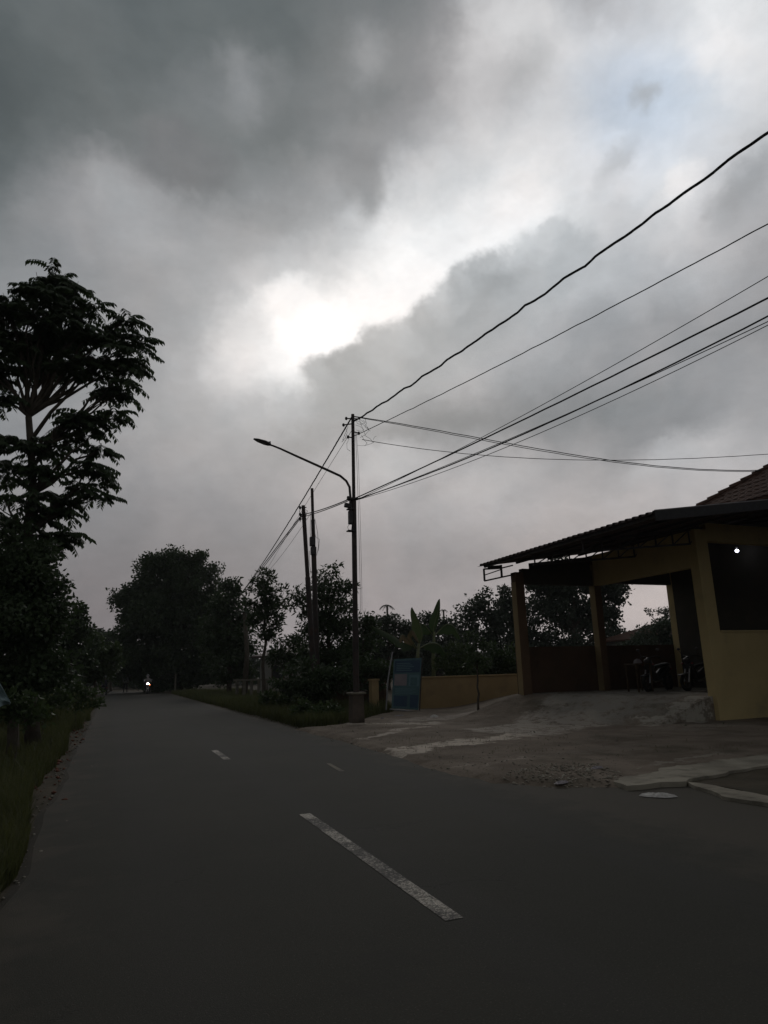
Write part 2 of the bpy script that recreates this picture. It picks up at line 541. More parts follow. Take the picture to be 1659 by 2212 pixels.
def apron_mat():
    """trodden earth with the remains of concrete screed in it"""
    m = bpy.data.materials.new('earth_and_screed'); m.use_nodes = True
    t = m.node_tree; b = NB(t); bs = t.nodes['Principled BSDF']
    tc = b.n('ShaderNodeTexCoord').outputs['Object']
    col = b.mix(b.mr(b.noise(tc, .8, 6, .65), .35, .65), (.14, .112, .085), (.23, .19, .15))
    col = b.mix(b.mr(b.noise(tc, 26, 4, .7), .55, .75, 0, .6), col, (.24, .205, .165))
    col = b.mix(b.mr(b.noise(tc, 14, 4, .7), .42, .28, 0, .7), col, (.035, .03, .022))
    s = b.sep(b.vm('ADD', tc, b.vm('SCALE', b.vm('SUBTRACT', b.noise(tc, 1.1, 6, .7, col=True), (.5, .5, .5)), scale=2.2)))
    pos = b.comb(s[0], s[1])
    # x, y, half lengths, turn, strength
    for (x, y, a, c, r_, st, cc) in ((6.6, 12.35, 1.9, .42, 20, .95, (.58, .51, .43)), (6.3, 15.2, 1.7, .18, 40, .85, (.48, .42, .36)),
                                 (7.3, 17.6, 1.3, .22, -35, .8, (.46, .41, .35)), (10.3, 14.5, 2.4, 1.1, 25, .9, (.44, .395, .34)), (12.6, 12.2, 1.5, .8, 10, .4, (.26, .24, .20)),
                                 (9.4, 18.6, 1.7, .7, 5, .6, (.36, .32, .28)), (5.5, 9.55, .75, .05, 25, .8, (.36, .32, .27)),
                                 (14.2, 15.4, 2.9, 1.9, 0, .85, (.30, .285, .25)), (13.1, 13.15, 1.2, .3, 0, .9, (.46, .43, .37)), (7.7, 9.9, 1.5, .3, 12, .3, (.2, .18, .15)), (8.2, 8.3, 1.0, .12, 15, .45, (.36, .34, .29))):
        mp = b.n('ShaderNodeMapping', vector_type='TEXTURE')
        mp.inputs['Location'].default_value = (x, y, 0)
        mp.inputs['Rotation'].default_value = (0, 0, RAD(r_))
        mp.inputs['Scale'].default_value = (a, c, 1)
        b.put(mp.inputs[0], pos)
        sp = b.sep(mp.outputs[0])
        L = b.m('MAXIMUM', b.m('ABSOLUTE', sp[0]), b.m('ABSOLUTE', sp[1]))
        k = b.m('MULTIPLY', b.mr(L, 1.12, .85), b.mr(b.noise(tc, 3.2, 7, .78), .38, .52, .15, 1))
        col = b.mix(b.m('MULTIPLY', k, st), col, cc)
    # moss and damp
    col = b.mix(b.mr(b.noise(tc, .6, 5, .6), .56, .7, 0, .5), col, (.05, .05, .028))
    b.put(bs.inputs['Base Color'], col)
    bs.inputs['Roughness'].default_value = .95
    bs.inputs['Specular IOR Level'].default_value = .2
    bp = b.n('ShaderNodeBump'); bp.inputs['Distance'].default_value = .02
    b.put(bp.inputs['Height'], b.m('ADD', b.noise(tc, 18, 6, .7), b.m('MULTIPLY', b.noise(tc, 3, 4), 2)))
    t.links.new(bp.outputs[0], bs.inputs['Normal'])
    return m


def paint_mat():
    m = bpy.data.materials.new('worn_road_paint'); m.use_nodes = True
    t = m.node_tree; b = NB(t); bs = t.nodes['Principled BSDF']
    tc = b.n('ShaderNodeTexCoord').outputs['Object']
    w = b.m('ADD', b.m('MULTIPLY', b.noise(tc, 30, 5, .85), .5), b.m('MULTIPLY', b.noise(tc, 1.7, 4, .6), .5))
    k = b.mr(w, .455, .60)
    sp = b.mr(b.noise(tc, 70, 3, .8), .42, .56)
    k = b.m('MULTIPLY', k, b.mr(sp, 0, 1, .30, 1), None)
    col = b.mix(k, (.05, .047, .042), (.66, .61, .52))
    b.put(bs.inputs['Base Color'], col)
    bs.inputs['Roughness'].default_value = .8
    bp = b.n('ShaderNodeBump'); bp.inputs['Distance'].default_value = .003
    b.put(bp.inputs['Height'], b.noise(tc, 130, 3, .7))
    t.links.new(bp.outputs[0], bs.inputs['Normal'])
    return m


MA = dict(
    asphalt=asphalt_mat(), apron=apron_mat(), paint=paint_mat(),
    soil=mat('soil', (.055, .048, .032), (.085, .07, .048), 1.2, .95, .03, 8, .2),
    conc=mat('concrete', (.21, .20, .175), (.29, .275, .24), 2.0, .9, .008, 22, .25, stain=(.10, .09, .07), stain_scale=1.8, stain_amt=.7),
    conc_dk=mat('damp_concrete', (.22, .20, .16), (.15, .137, .11), 1.6, .9, .008, 22, .25, stain=(.06, .058, .045), stain_scale=1.4, stain_amt=.7),
    yellow=mat('yellow_wall_paint', (.56, .44, .22), (.49, .385, .19), .8, .85, .003, 40, .25, stain=(.28, .23, .15), stain_scale=1.1, stain_amt=.45),
    orange=mat('orange_wall_paint', (.42, .30, .155), (.35, .25, .13), .9, .88, .004, 40, .2, stain=(.24, .17, .11), stain_scale=1.3, stain_amt=.6),
    brown=mat('brown_wall_paint', (.10, .062, .042), (.075, .048, .034), 1.0, .85, .003, 40, .2, stain=(.05, .035, .025), stain_amt=.5),
    cream=mat('grey_plaster', (.33, .32, .29), (.25, .24, .22), .8, .9, .004, 40, .2, stain=(.12, .115, .10), stain_amt=.6),
    yellow_shade=mat('shaded_yellow_paint', (.30, .225, .12), (.24, .18, .10), .9, .85, .003, 40, .25),  # the wall yellow, darkened: dimmer light under the roof put into the colour
    col_shade=mat('shaded_column_paint', (.15, .095, .06), (.11, .07, .045), 1.2, .85, .003, 40, .2),  # brown stands for the columns' shaded sides, shade painted into the colour
    slab=mat('worn_slab_concrete', (.36, .33, .265), (.22, .20, .16), 1.8, .92, .012, 20, .2, stain=(.09, .08, .06), stain_scale=2.2, stain_amt=.7),
    foot=mat('dirty_concrete', (.13, .105, .085), (.09, .075, .06), 3, .9, .006, 30, .2, stain=(.04, .035, .028), stain_amt=.6),
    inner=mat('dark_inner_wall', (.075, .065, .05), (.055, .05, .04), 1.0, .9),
    steel=mat('painted_steel', (.045, .042, .045), (.07, .062, .06), 6, .5, spec=.4, metal=.3, stain=(.12, .05, .025), stain_scale=5, stain_amt=.4),
    pole=mat('weathered_pole_steel', (.042, .035, .033), (.065, .050, .045), 3, .6, .002, 40, .35, metal=.2, stain=(.10, .045, .025), stain_scale=2.5, stain_amt=.6),
    rust=mat('rusty_steel', (.11, .045, .022), (.06, .03, .018), 9, .85, .002, 60, .3),
    cable=mat('cable_rubber', (.018, .018, .02), (.026, .025, .028), 8, .6, spec=.4),
    roof=mat('roof_sheet', (.075, .055, .05), (.10, .075, .07), 1.4, .6, spec=.4, metal=.15, stain=(.05, .03, .025), stain_scale=3, stain_amt=.6),
    tile=mat('clay_tile', (.13, .07, .05), (.085, .048, .036), 5, .85, .004, 30, .25, stain=(.04, .035, .03), stain_scale=3, stain_amt=.5),
    trim=mat('galvanised_trim', (.32, .32, .33), (.24, .24, .25), 5, .45, spec=.5, metal=.5),
    wood=mat('old_wood', (.10, .07, .045), (.06, .042, .03), 6, .85, .004, 30, .2),
    bark=mat('bark', (.075, .062, .048), (.11, .095, .075), 5, .9, .02, 18, .2),
    blue=mat('blue_board_print', (.075, .145, .17), (.09, .18, .20), 2.5, .55, spec=.4, stain=(.03, .06, .08), stain_amt=.5),
    blue2=mat('dark_blue_print', (.04, .075, .13), (.045, .09, .15), 3, .55, spec=.4),
    blue3=mat('pale_blue_print', (.14, .25, .28), (.11, .21, .24), 3, .55, spec=.4),
    print_grey=mat('grey_print', (.30, .27, .28), (.24, .22, .24), 4, .6, spec=.4),
    white=mat('white_plastic', (.62, .60, .56), (.50, .48, .45), 8, .5, spec=.4),
    cloth=mat('grey_blue_cloth', (.34, .44, .46), (.26, .34, .37), 3, .7, .006, 16, .25),
    cloth_lilac=mat('lilac_cloth', (.30, .24, .30), (.25, .2, .26), 3, .7),
    brick=mat('brick_rubble', (.20, .085, .055), (.13, .06, .045), 6, .9, .006, 20, .2),
    stone=mat('stone_rubble', (.30, .28, .235), (.17, .155, .125), 3, .9, .01, 20, .2),
    rubble=mat('pale_rubble', (.42, .385, .32), (.16, .14, .11), 5, .9, .01, 20, .2),
    bike=mat('black_paintwork', (.02, .02, .022), (.03, .028, .03), 4, .35, spec=.5),
    red=mat('red_paintwork', (.22, .02, .02), (.16, .015, .015), 4, .4, spec=.5),
    rubber=mat('tyre_rubber', (.015, .015, .015), (.022, .021, .02), 8, .85),
    chrome=mat('bare_metal', (.45, .45, .46), (.35, .35, .36), 8, .35, spec=.5, metal=.9),
    skin=mat('skin', (.22, .12, .075), (.19, .10, .06), 6, .6),
    shirt=mat('pale_shirt', (.30, .30, .29), (.24, .24, .24), 6, .85),
    trouser=mat('dark_trousers', (.035, .035, .045), (.025, .025, .03), 6, .85),
    helmet=mat('helmet_shell', (.20, .21, .20), (.16, .17, .17), 6, .3, spec=.5),
    lamp=emit_mat('lit_bulb', (.80, .83, 1.0), 9.0),
    head=emit_mat('lit_headlamp', (1.0, .86, .85), 26.0),
    amber=emit_mat('lit_indicator', (1.0, .22, .06), 6.0),
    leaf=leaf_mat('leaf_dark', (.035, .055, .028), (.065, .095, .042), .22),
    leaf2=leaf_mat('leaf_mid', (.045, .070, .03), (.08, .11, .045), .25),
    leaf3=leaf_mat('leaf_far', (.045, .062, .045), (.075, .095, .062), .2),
    banana=leaf_mat('banana_leaf', (.055, .08, .032), (.075, .10, .042), .3),
    banana_dk=leaf_mat('banana_leaf_dark', (.03, .055, .02), (.05, .08, .03), .25),
    dry=leaf_mat('dry_leaf', (.22, .17, .11), (.16, .12, .07), .2),
    stalk=mat('green_stalk', (.10, .12, .045), (.16, .17, .09), 4, .6),
    grass=leaf_mat('grass_blade', (.055, .068, .025), (.11, .11, .045), .3),
)

# ------------------------------------------------------------------ ground, road
def poly_sdist(X, Y, poly):
    """signed distance (inside positive) to a polygon, arrays"""
    d = np.full(X.shape, 1e9); ins = np.zeros(X.shape, bool)
    n = len(poly)
    for i in range(n):
        x1, y1 = poly[i]; x2, y2 = poly[(i + 1) % n]
        ex, ey = x2 - x1, y2 - y1
        t = np.clip(((X - x1) * ex + (Y - y1) * ey) / (ex * ex + ey * ey), 0, 1)
        d = np.minimum(d, np.hypot(X - x1 - t * ex, Y - y1 - t * ey))
        c = ((y1 > Y) != (y2 > Y)) & (X < (x2 - x1) * (Y - y1) / (y2 - y1 + 1e-12) + x1)
        ins ^= c
    return np.where(ins, d, -d)


def grid_mesh(name, xs, ys, zf):
    X, Y = np.meshgrid(xs, ys); Z = zf(X, Y)
    V = np.stack([X, Y, Z], -1).reshape(-1, 3)
    nx, ny = len(xs), len(ys)
    i = np.arange(ny - 1)[:, None] * nx + np.arange(nx - 1)[None, :]
    Q = np.stack([i, i + 1, i + nx + 1, i + nx], -1).reshape(-1, 4)
    return fast_mesh(name, V, Q)


# far land: one sheet out to the horizon
gs = np.concatenate([-np.geomspace(900, 12, 26), np.linspace(-10, 60, 71), np.geomspace(66, 900, 24)])
me = grid_mesh('ground', gs, np.concatenate([[-300, -120, -60, -30, -15], np.linspace(-8, 90, 99), np.geomspace(95, 1200, 26)]),
               lambda X, Y: -.026 + .02 * fbm2(X, Y, 3, 3, .35) * (np.abs(X - 2) > 4))
finish(me, 'ground', MA['soil'], kind='structure')

# the road: straight away from the eye, then bending left far off
def road_pt(sv, off):
    if sv < 62: return Vector((off, sv, 0))
    Rr = 46.0; a = min((sv - 62) / Rr, 1.5)
    return Vector((off - 0 - (Rr + off) * (1 - math.cos(a)) if False else 2.1 - Rr + (Rr + off - 2.1) * math.cos(a), 62 + (Rr + off - 2.1) * math.sin(a), 0))


V = []; Fc = []
svs = np.concatenate([np.linspace(-25, 40, 131), np.linspace(41, 130, 60)])
for k, sv in enumerate(svs):
    e0 = -.55 + .24 * float(fbm2(0.0, sv, 5, 4, 1.2)); e1 = 4.78 + .14 * float(fbm2(3.0, sv, 6, 4, 1.2))
    for off in (e0 - .10, e0, .6, 2.05, 3.5, e1, e1 + .06):
        p = road_pt(sv, off); z = 0.0 if e0 - .01 <= off <= e1 + .01 else -.03
        z += .035 * (1 - ((off - 2.1) / 2.7) ** 2) * 0
        V.append((p.x, p.y, z))
for k in range(len(svs) - 1):
    for j in range(6):
        q = k * 7 + j; Fc.append((q, q + 1, q + 8, q + 7))
road = MB().add(V, Fc).build('road', MA['asphalt'], kind='structure')

# the mouth of the side road on the right, same asphalt, one sheet lower
MB().add([(4.6, -8, -.006), (30, -8, -.006), (30, 6.9, -.006), (9, 7.3, -.006), (6.2, 7.5, -.006), (4.6, 8.3, -.006)], [(0, 1, 2, 3, 4, 5)]).build('side_road', MA['asphalt'], kind='structure')

# painted dashes of the centre line: each follows the road 4 mm above it
dash_spots = [(4.06, 7.55, ''), (12.87, 14.6, ''), (-4.8, -1.3, '')]
for (a, c, _) in dash_spots:
    xs = np.linspace(1.985, 2.11, 6); ys = np.linspace(a, c, 40)
    me = grid_mesh('centre_line_dash', xs, ys, lambda X, Y: X * 0 + .0035)
    co = np.empty(len(me.vertices) * 3, np.float32); me.vertices.foreach_get('co', co); co = co.reshape(-1, 3)
    edge = (co[:, 0] < 1.99) | (co[:, 0] > 2.105)
    co[:, 0] += np.where(edge, .010 * fbm2(co[:, 0] * 3, co[:, 1], 2, 3, 9.0), 0)
    me.vertices.foreach_set('co', co.ravel())
    finish(me, 'centre_line_dash', MA['paint'], parent=road)
# a faint worn mark on the right lane
MB().add([(3.35, 10.35, .004), (3.43, 10.3, .004), (3.5, 11.3, .004), (3.44, 11.33, .004)], [(0, 1, 2, 3)]).build('worn_paint_mark', MA['conc_dk'], parent=road)

# forecourt of earth and screed, rising towards the building
APR = [(4.72, 18.2), (4.95, 15.5), (4.75, 12.5), (4.72, 11.0), (4.62, 10.0), (4.72, 8.7), (5.3, 7.45), (6.0, 7.12), (6.6, 7.35), (9.6, 7.95),
       (13, 8.8), (26, 10.5), (26, 30), (11, 30), (10.2, 24), (9.0, 22.6), (7.2, 20.2), (6.2, 18.9)]


def h_rise(X, Y):
    vb = np.interp(Y, [13, 16, 17.2, 19, 23.3, 30], [12.6, 9.3, 8.9, 9.6, 11.6, 16])
    vt = np.interp(Y, [13, 16, 17.2, 19, 23.3, 30], [14.4, 12.2, 11.3, 13.2, 15.6, 20])
    t = np.clip((X - vb) / (vt - vb), 0, 1); t = t * t * (3 - 2 * t)
    top = np.interp(Y, [13.2, 14, 17.4, 19, 23, 30], [.3, .58, .66, .6, .42, .3])
    g = np.clip((Y - 13.15) / .3, 0, 1)
    return t * top * g


def apron_z(X, Y):
    n = fbm2(X, Y, 9, 5, 1.6)
    s = poly_sdist(X, Y, APR) + .34 * n + .12 * fbm2(X, Y, 4, 3, 6.0)
    z = np.clip(s / .16, -1, 1) * .07 - .012 + .03 * fbm2(X, Y, 12, 4, 1.1) * np.clip(s, 0, 1)
    return z + h_rise(X, Y)


me = grid_mesh('forecourt', np.concatenate([np.arange(4.2, 10.0, .06), np.arange(10.0, 26, .16)]), np.concatenate([np.arange(6.6, 13.6, .06), np.arange(13.6, 28, .15)]), apron_z)
finish(me, 'forecourt', MA['apron'], smooth=True, kind='structure')


def gz(x, y):
    return float(max(apron_z(np.array([[x]]), np.array([[y]]))[0, 0], -.05)) if (4.7 < x < 26 and 6.8 < y < 28) else -.05


# concrete ramp and floor under the roof: solid with its own side face
rb = [(12.18, 12.96, .10), (11.2, 14.2, .10), (9.9, 16.0, .10), (9.4, 17.42, .10)]
V = []; Fc = []
NR = 14
for k in range(NR + 1):
    yy = 12.96 + (17.42 - 12.96) * k / NR
    xb = float(np.interp(yy, [12.96, 14.5, 16, 17.42], [12.18, 10.4, 9.2, 8.8])); xt = float(np.interp(yy, [12.96, 16, 17.42], [14.0, 12.4, 11.2]))
    zt = .635 + .02 * k / NR
    prof = [(xb, .055), (xb + (xt - xb) * .3, .055 + .25 * (zt - .055)), (xb + (xt - xb) * .7, .055 + .76 * (zt - .055)), (xt, zt), (14.3, zt + .005), (17.28, zt + .01)]
    for (x, z) in prof: V.append((x, yy, z))
    for (x, z) in prof: V.append((x, yy, -.2))
for k in range(NR):
    for j in range(5):
        q = k * 12 + j; Fc.append((q, q + 1, q + 13, q + 12))
for j in range(5):
    Fc.append((j, j + 6, j + 7, j + 1)); q = NR * 12 + j; Fc.append((q, q + 1, q + 7, q + 6))
for k in range(NR): Fc.append((k * 12, k * 12 + 12, k * 12 + 18, k * 12 + 6))
MB().add(V, Fc).build('concrete_ramp', MA['apron'], kind='structure')


def slab(name, pix, z, th, m, seed):
    pts = [P(x, y, z=z) for x, y in pix]
    out = []
    n = len(pts)
    for i in range(n):
        a, c = pts[i], pts[(i + 1) % n]; L = (c - a).length; k = max(2, int(L / .09))
        nn = Vector((-(c - a).y, (c - a).x, 0)).normalized()
        for j in range(k):
            q = a + (c - a) * (j / k)
            q = q + nn * (.09 * float(fbm2(q.x, q.y, seed, 4, 3.5)) * 2)
            out.append(q)
    k = len(out)
    V = [(q.x, q.y, z + .012 * float(fbm2(q.x, q.y, seed + 3, 3, 3))) for q in out] + [(q.x, q.y, z - th) for q in out]
    F_ = [tuple(range(k)), *[(i, k + i, k + (i + 1) % k, (i + 1) % k) for i in range(k)]]
    return MB().add(V, F_).build(name, m)


s1 = slab('concrete_slab', [(1321, 1672), (1379, 1656), (1530, 1643), (1700, 1626), (1700, 1644), (1600, 1662), (1477, 1687), (1420, 1692), (1352, 1697), (1336, 1688)], .055, .10, MA['slab'], 21)
tag(s1, 'long pale concrete slab at the edge of the forecourt, by the road mouth', 'slab')
s2 = slab('concrete_slab', [(1483, 1689), (1520, 1692), (1562, 1699), (1700, 1726), (1700, 1744), (1610, 1726), (1556, 1719), (1538, 1708), (1500, 1698)], .035, .08, MA['slab'], 33)
tag(s2, 'narrow broken concrete strip lying in front of the longer slab', 'slab')
# soil between the two strips
slab('soil_bed', [(1440, 1692), (1560, 1670), (1720, 1644), (1720, 1732), (1560, 1700), (1470, 1692)], .02, .06, MA['soil'], 5)['kind'] = 'structure'


# ------------------------------------------------------------------ rubble, litter
def stones(name, n, fn, size, m, kind='stuff', parent=None, **kw):
    base = np.array([(1, 0, 0), (-1, 0, 0), (0, 1, 0), (0, -1, 0), (0, 0, 1), (0, 0, -1)], float)
    tri = np.array([(0, 2, 4), (2, 1, 4), (1, 3, 4), (3, 0, 4), (2, 0, 5), (1, 2, 5), (3, 1, 5), (0, 3, 5)])
    V = []; Q = []
    for k in range(n):
        x, y, z = fn()
        s_ = size * rng.uniform(.35, 1.3) * (1 if rng.random() > .1 else 1.7)
        b_ = base * rng.uniform(.6, 1.3, (6, 1)) * np.array([s_, s_, s_ * .55])
        a = rng.uniform(0, 6.28); c, s2_ = math.cos(a), math.sin(a)
        b_ = b_ @ np.array([[c, s2_, .2], [-s2_, c, .1], [-.2, .1, 1]])
        V.append(b_ + np.array([x, y, z + s_ * .2])); Q.append(tri + 6 * k)
    o = finish(fast_mesh(name, np.concatenate(V), np.concatenate(Q)), name, m, parent)
    if kind: o['kind'] = kind
    tag(o, **kw)
    return o


def pix_area(poly, z=.05, zf=None):
    xs = [p[0] for p in poly]; ys = [p[1] for p in poly]
    def f():
        while True:
            x = rng.uniform(min(xs), max(xs)); y = rng.uniform(min(ys), max(ys))
            if poly_sdist(np.array([x]), np.array([y]), poly)[0] > 0:
                p = P(x, y, z=z); return p.x, p.y, (gz(p.x, p.y) if zf is None else zf)
    return f


stones('rubble', 620, pix_area([(1050, 1692), (1110, 1668), (1180, 1650), (1290, 1648), (1340, 1668), (1350, 1699), (1250, 1711), (1130, 1706)]), .024, MA['rubble'], label='grey rubble along the broken forecourt edge', cat='rubble')
stones('gravel', 700, pix_area([(700, 1590), (900, 1545), (1250, 1545), (1420, 1600), (1300, 1660), (1060, 1680), (860, 1640)]), .016, MA['stone'], label='loose gravel scattered over the forecourt', cat='gravel')
stones('roadside_rubble', 190, lambda: (rng.uniform(-1.55, -.35) - .3 * rng.random(), rng.uniform(9.5, 27), -.02), .04, MA['brick'], label='reddish brick rubble on the left verge of the road', cat='rubble')
stones('roadside_gravel', 700, lambda: (rng.normal(-.62, .16), rng.uniform(2, 30), -.015), .018, MA['stone'], label='grit along the left edge of the asphalt', cat='gravel')
stones('roadside_gravel', 500, lambda: (rng.normal(4.92, .13), rng.uniform(9, 30), .0), .018, MA['stone'], label='grit along the right edge of the asphalt', cat='gravel')


def crumple(name, c, rx, ry, h, m, seed, label, cat, rz=0.):
    n = 14; V = []; 
    r_ = np.random.default_rng(seed)
    for j in range(n):
        for i in range(n):
            a, b_ = i / (n - 1) * 2 - 1, j / (n - 1) * 2 - 1
            # disc mapping
            x = a * math.sqrt(1 - b_ * b_ / 2); y = b_ * math.sqrt(1 - a * a / 2)
            k = 1 - (x * x + y * y)
            w = 1 + .25 * float(fbm2(a * 2, b_ * 2, seed, 3, 1.5))
            z = h * max(k, 0) ** .5 * (.5 + 1.1 * r_.random()) if k > .02 else .002
            X, Y = x * rx * w, y * ry * w
            V.append((c[0] + X * math.cos(rz) - Y * math.sin(rz), c[1] + X * math.sin(rz) + Y * math.cos(rz), c[2] + z))
    Fc = [(j * n + i, j * n + i + 1, (j + 1) * n + i + 1, (j + 1) * n + i) for j in range(n - 1) for i in range(n - 1)]
    o = MB().add(V, Fc).build(name, m)
    return tag(o, label, cat)


p = P(1421, 1720, z=0.0)
crumple('plastic_bag', (p.x, p.y, .0), .20, .09, .03, MA['white'], 3, 'flattened white plastic bag on the asphalt before the concrete slabs', 'bag', RAD(-42))
p = P(938, 1549, z=.05)
crumple('plastic_wrapper', (p.x, p.y, gz(p.x, p.y)), .15, .12, .05, MA['white'], 5, 'white wrapper lying on the forecourt between the board and the thin tree', 'litter', .4)
for (x, y, sx, lb) in ((862, 1546, .2, 'pale paper strip on the earth under the blue board'), (826, 1552, .06, 'small scrap of paper left of the blue board'),
                       (1213, 1687, .13, 'flat pale sheet scrap among the grey rubble'), (1290, 1659, .12, 'pale scrap behind the rubble, near the long slab')):
    p = P(x, y, z=.06)
    crumple('paper_scrap', (p.x, p.y, gz(p.x, p.y) + .004), sx, .06, .02, MA['print_grey'], 7, lb, 'litter', .3)

# ------------------------------------------------------------------ the building with its roof on columns
HB = empty('roadside_house', (14.06, 12.83, 0), 'yellow single storey house with open porch and corrugated lean to roof on columns', 'house')
XF, YN, YF, XB = 14.06, 12.83, 17.1, 17.28     # front plane, near wall plane, far row, back wall
ZF = .64


def col_(name, x0, x1, y0, y1, z0, z1, m, bev=.008, par=HB):
    return MB().span(x0, x1, y0, y1, z0, z1).build(name, m, par, bevel=bev)


ROOF_Z = lambda x: 4.50 + (x - 10.2) * .1385      # upper face of the lean to
# near column at the corner, the wall with the big opening beside it
col_('column', XF - .003, XF + .42, YN - .004, YN + .27, -.1, ROOF_Z(XF) - .12, MA['yellow'])
wl = MB()
wl.span(XF + .42, 18.3, YN, YN + .2, -.1, 2.215)          # under the sill
wl.span(XF + .42, 24.0, YN, YN + .2, 4.60, 5.10)         # over the opening
wl.span(18.3, 24.0, YN, YN + .2, -.1, 4.60)
wl.build('wall', MA['yellow'], HB)
MB().span(XF + .42, 18.3, YN - .03, YN + .24, 2.216, 2.262).build('window_sill', MA['yellow'], HB, bevel=.006)
# front beam and the wall above it
MB().span(XF, XF + .22, YN + .27, YF - .12, 3.92, ROOF_Z(XF) - .14).build('front_beam', MA['yellow'], HB, bevel=.006)
# far row: columns, low wall, beams
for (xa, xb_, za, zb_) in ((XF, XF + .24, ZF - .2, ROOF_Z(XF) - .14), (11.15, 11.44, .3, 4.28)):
    k_ = MB().span(xa, xb_, YF - .12, YF + .14, za, zb_).build('column', MA['col_shade'], HB)  # whole body takes the painted under-roof shade
    MB().span(xa - .012, xa - .001, YF - .115, YF + .135, za, zb_ - .3).build('lit_column_face', MA['yellow_shade'], k_)  # thin strip paints the lit road side onto the shade-coloured column
col_('column', XB, XB + .25, YF - .12, YF + .14, ZF - .1, ROOF_Z(XB) - .1, MA['yellow'])
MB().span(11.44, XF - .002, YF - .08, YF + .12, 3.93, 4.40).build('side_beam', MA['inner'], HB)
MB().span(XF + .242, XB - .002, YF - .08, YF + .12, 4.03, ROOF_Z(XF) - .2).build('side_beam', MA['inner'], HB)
MB().span(11.2, XB, YF + .142, YF + .26, .3, 2.06).build('low_wall', MA['brown'], HB)
# gable boarding above the side beam, with slits of sky left under the sheets
g = MB()
g.add([(11.75, YF, 4.39), (14.05, YF, 4.39), (14.05, YF, ROOF_Z(14.05) - .16), (11.75, YF, ROOF_Z(11.75) - .13)] +
      [(11.75, YF + .03, 4.39), (14.05, YF + .03, 4.39), (14.05, YF + .03, ROOF_Z(14.05) - .16), (11.75, YF + .03, ROOF_Z(11.75) - .13)],
      [(0, 1, 2, 3), (7, 6, 5, 4), (0, 4, 5, 1), (1, 5, 6, 2), (2, 6, 7, 3), (3, 7, 4, 0)])
g.build('gable_board', MA['steel'], HB)
# back wall of the porch
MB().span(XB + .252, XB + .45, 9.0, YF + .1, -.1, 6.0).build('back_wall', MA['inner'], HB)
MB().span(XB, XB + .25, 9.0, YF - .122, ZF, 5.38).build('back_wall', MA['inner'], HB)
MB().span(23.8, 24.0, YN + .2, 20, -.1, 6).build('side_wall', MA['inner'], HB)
# porch lamp on its flex
p = P(1592, 1190, u=13.9)
lampz = p.z
MB().ell((p.x, p.y, p.z), (.052, .052, .042), 12, 8).build('porch_bulb', MA['lamp'], None, smooth=True)
pb = bpy.data.objects['porch_bulb']
tag(pb, 'lit white bulb hanging in the dark porch behind the opening', 'lamp')
MB().tube([(p.x, p.y, p.z + .062), (p.x, p.y, p.z + .12)], .022, 8).build('bulb_socket', MA['white'], pb)
MB().tube([(p.x, p.y, p.z + .12), (p.x, p.y, ROOF_Z(p.x) - .1)], .004, 5).build('flex', MA['cable'], pb)

# roof: sheets with trapezoid corrugations running down the slope, on purlins and rafters
x_e, x_t, y0r, y1r = 10.2, 17.15, 10.2, 17.52
prof = [(0, 0), (.02, .058), (.085, .058), (.105, 0), (.2, 0)]
nsh = 9; sw = (y1r - y0r) / nsh
npr = 4
for k in range(nsh):
    ya = y0r + k * sw
    pts = []
    y = 0.0
    while y < sw - 1e-6:
        for (a, h) in prof[:-1]: pts.append((y + a * sw / (4 * .2) if False else y + a, h))
        y += .2
        if y + .2 > sw + .08: break
    pts.append((sw + .03, 0.0))
    pts = [q for q in pts if q[0] <= sw + .03]
    V = []; n = len(pts)
    je = random.uniform(-.015, .015)
    for (xx, dz) in ((x_e + je, 0), (12.4, -.004), (14.8, -.006), (x_t, 0)):
        for (a, h) in pts: V.append((xx, ya + a, ROOF_Z(xx) + h + dz + .0015 * (k % 2)))
    m_ = len(V)
    V += [(x, y_, z - .004) for (x, y_, z) in V]
    Fc = []
    for r_ in range(3):
        for i in range(n - 1):
            q = r_ * n + i
            Fc.append((q, q + n, q + n + 1, q + 1)); Fc.append((m_ + q, m_ + q + 1, m_ + q + n + 1, m_ + q + n))
    for i in range(n - 1):
        Fc.append((i, i + 1, m_ + i + 1, m_ + i)); q = 3 * n + i; Fc.append((q, m_ + q, m_ + q + 1, q + 1))
    MB().add(V, Fc).build('roof_sheet', MA['roof'], HB)
for xx in (10.35, 11.5, 12.7, 13.9, 15.2, 16.4):
    MB().span(xx - .03, xx + .03, y0r + .05, y1r - .12, ROOF_Z(xx) - .075, ROOF_Z(xx) - .008).build('purlin', MA['steel'], HB)
for yy in (12.95, 15.0):
    m = MB()
    m.bar((10.45, yy, ROOF_Z(10.45) - .12), (17.1, yy, ROOF_Z(17.1) - .12), .05, .07)
    m.bar((10.45, yy, ROOF_Z(10.45) - .36), (14.0, yy, ROOF_Z(14.0) - .50), .04, .05)
    for i in range(7):
        xx = 10.5 + i * .58
        m.bar((xx, yy, ROOF_Z(xx) - .14), (xx, yy, ROOF_Z(xx) - .37 - .02 * i), .03)
        m.bar((xx, yy, ROOF_Z(xx) - .37 - .02 * i), (xx + .58, yy, ROOF_Z(xx + .58) - .14), .025)
    m.build('roof_truss', MA['steel'], HB)
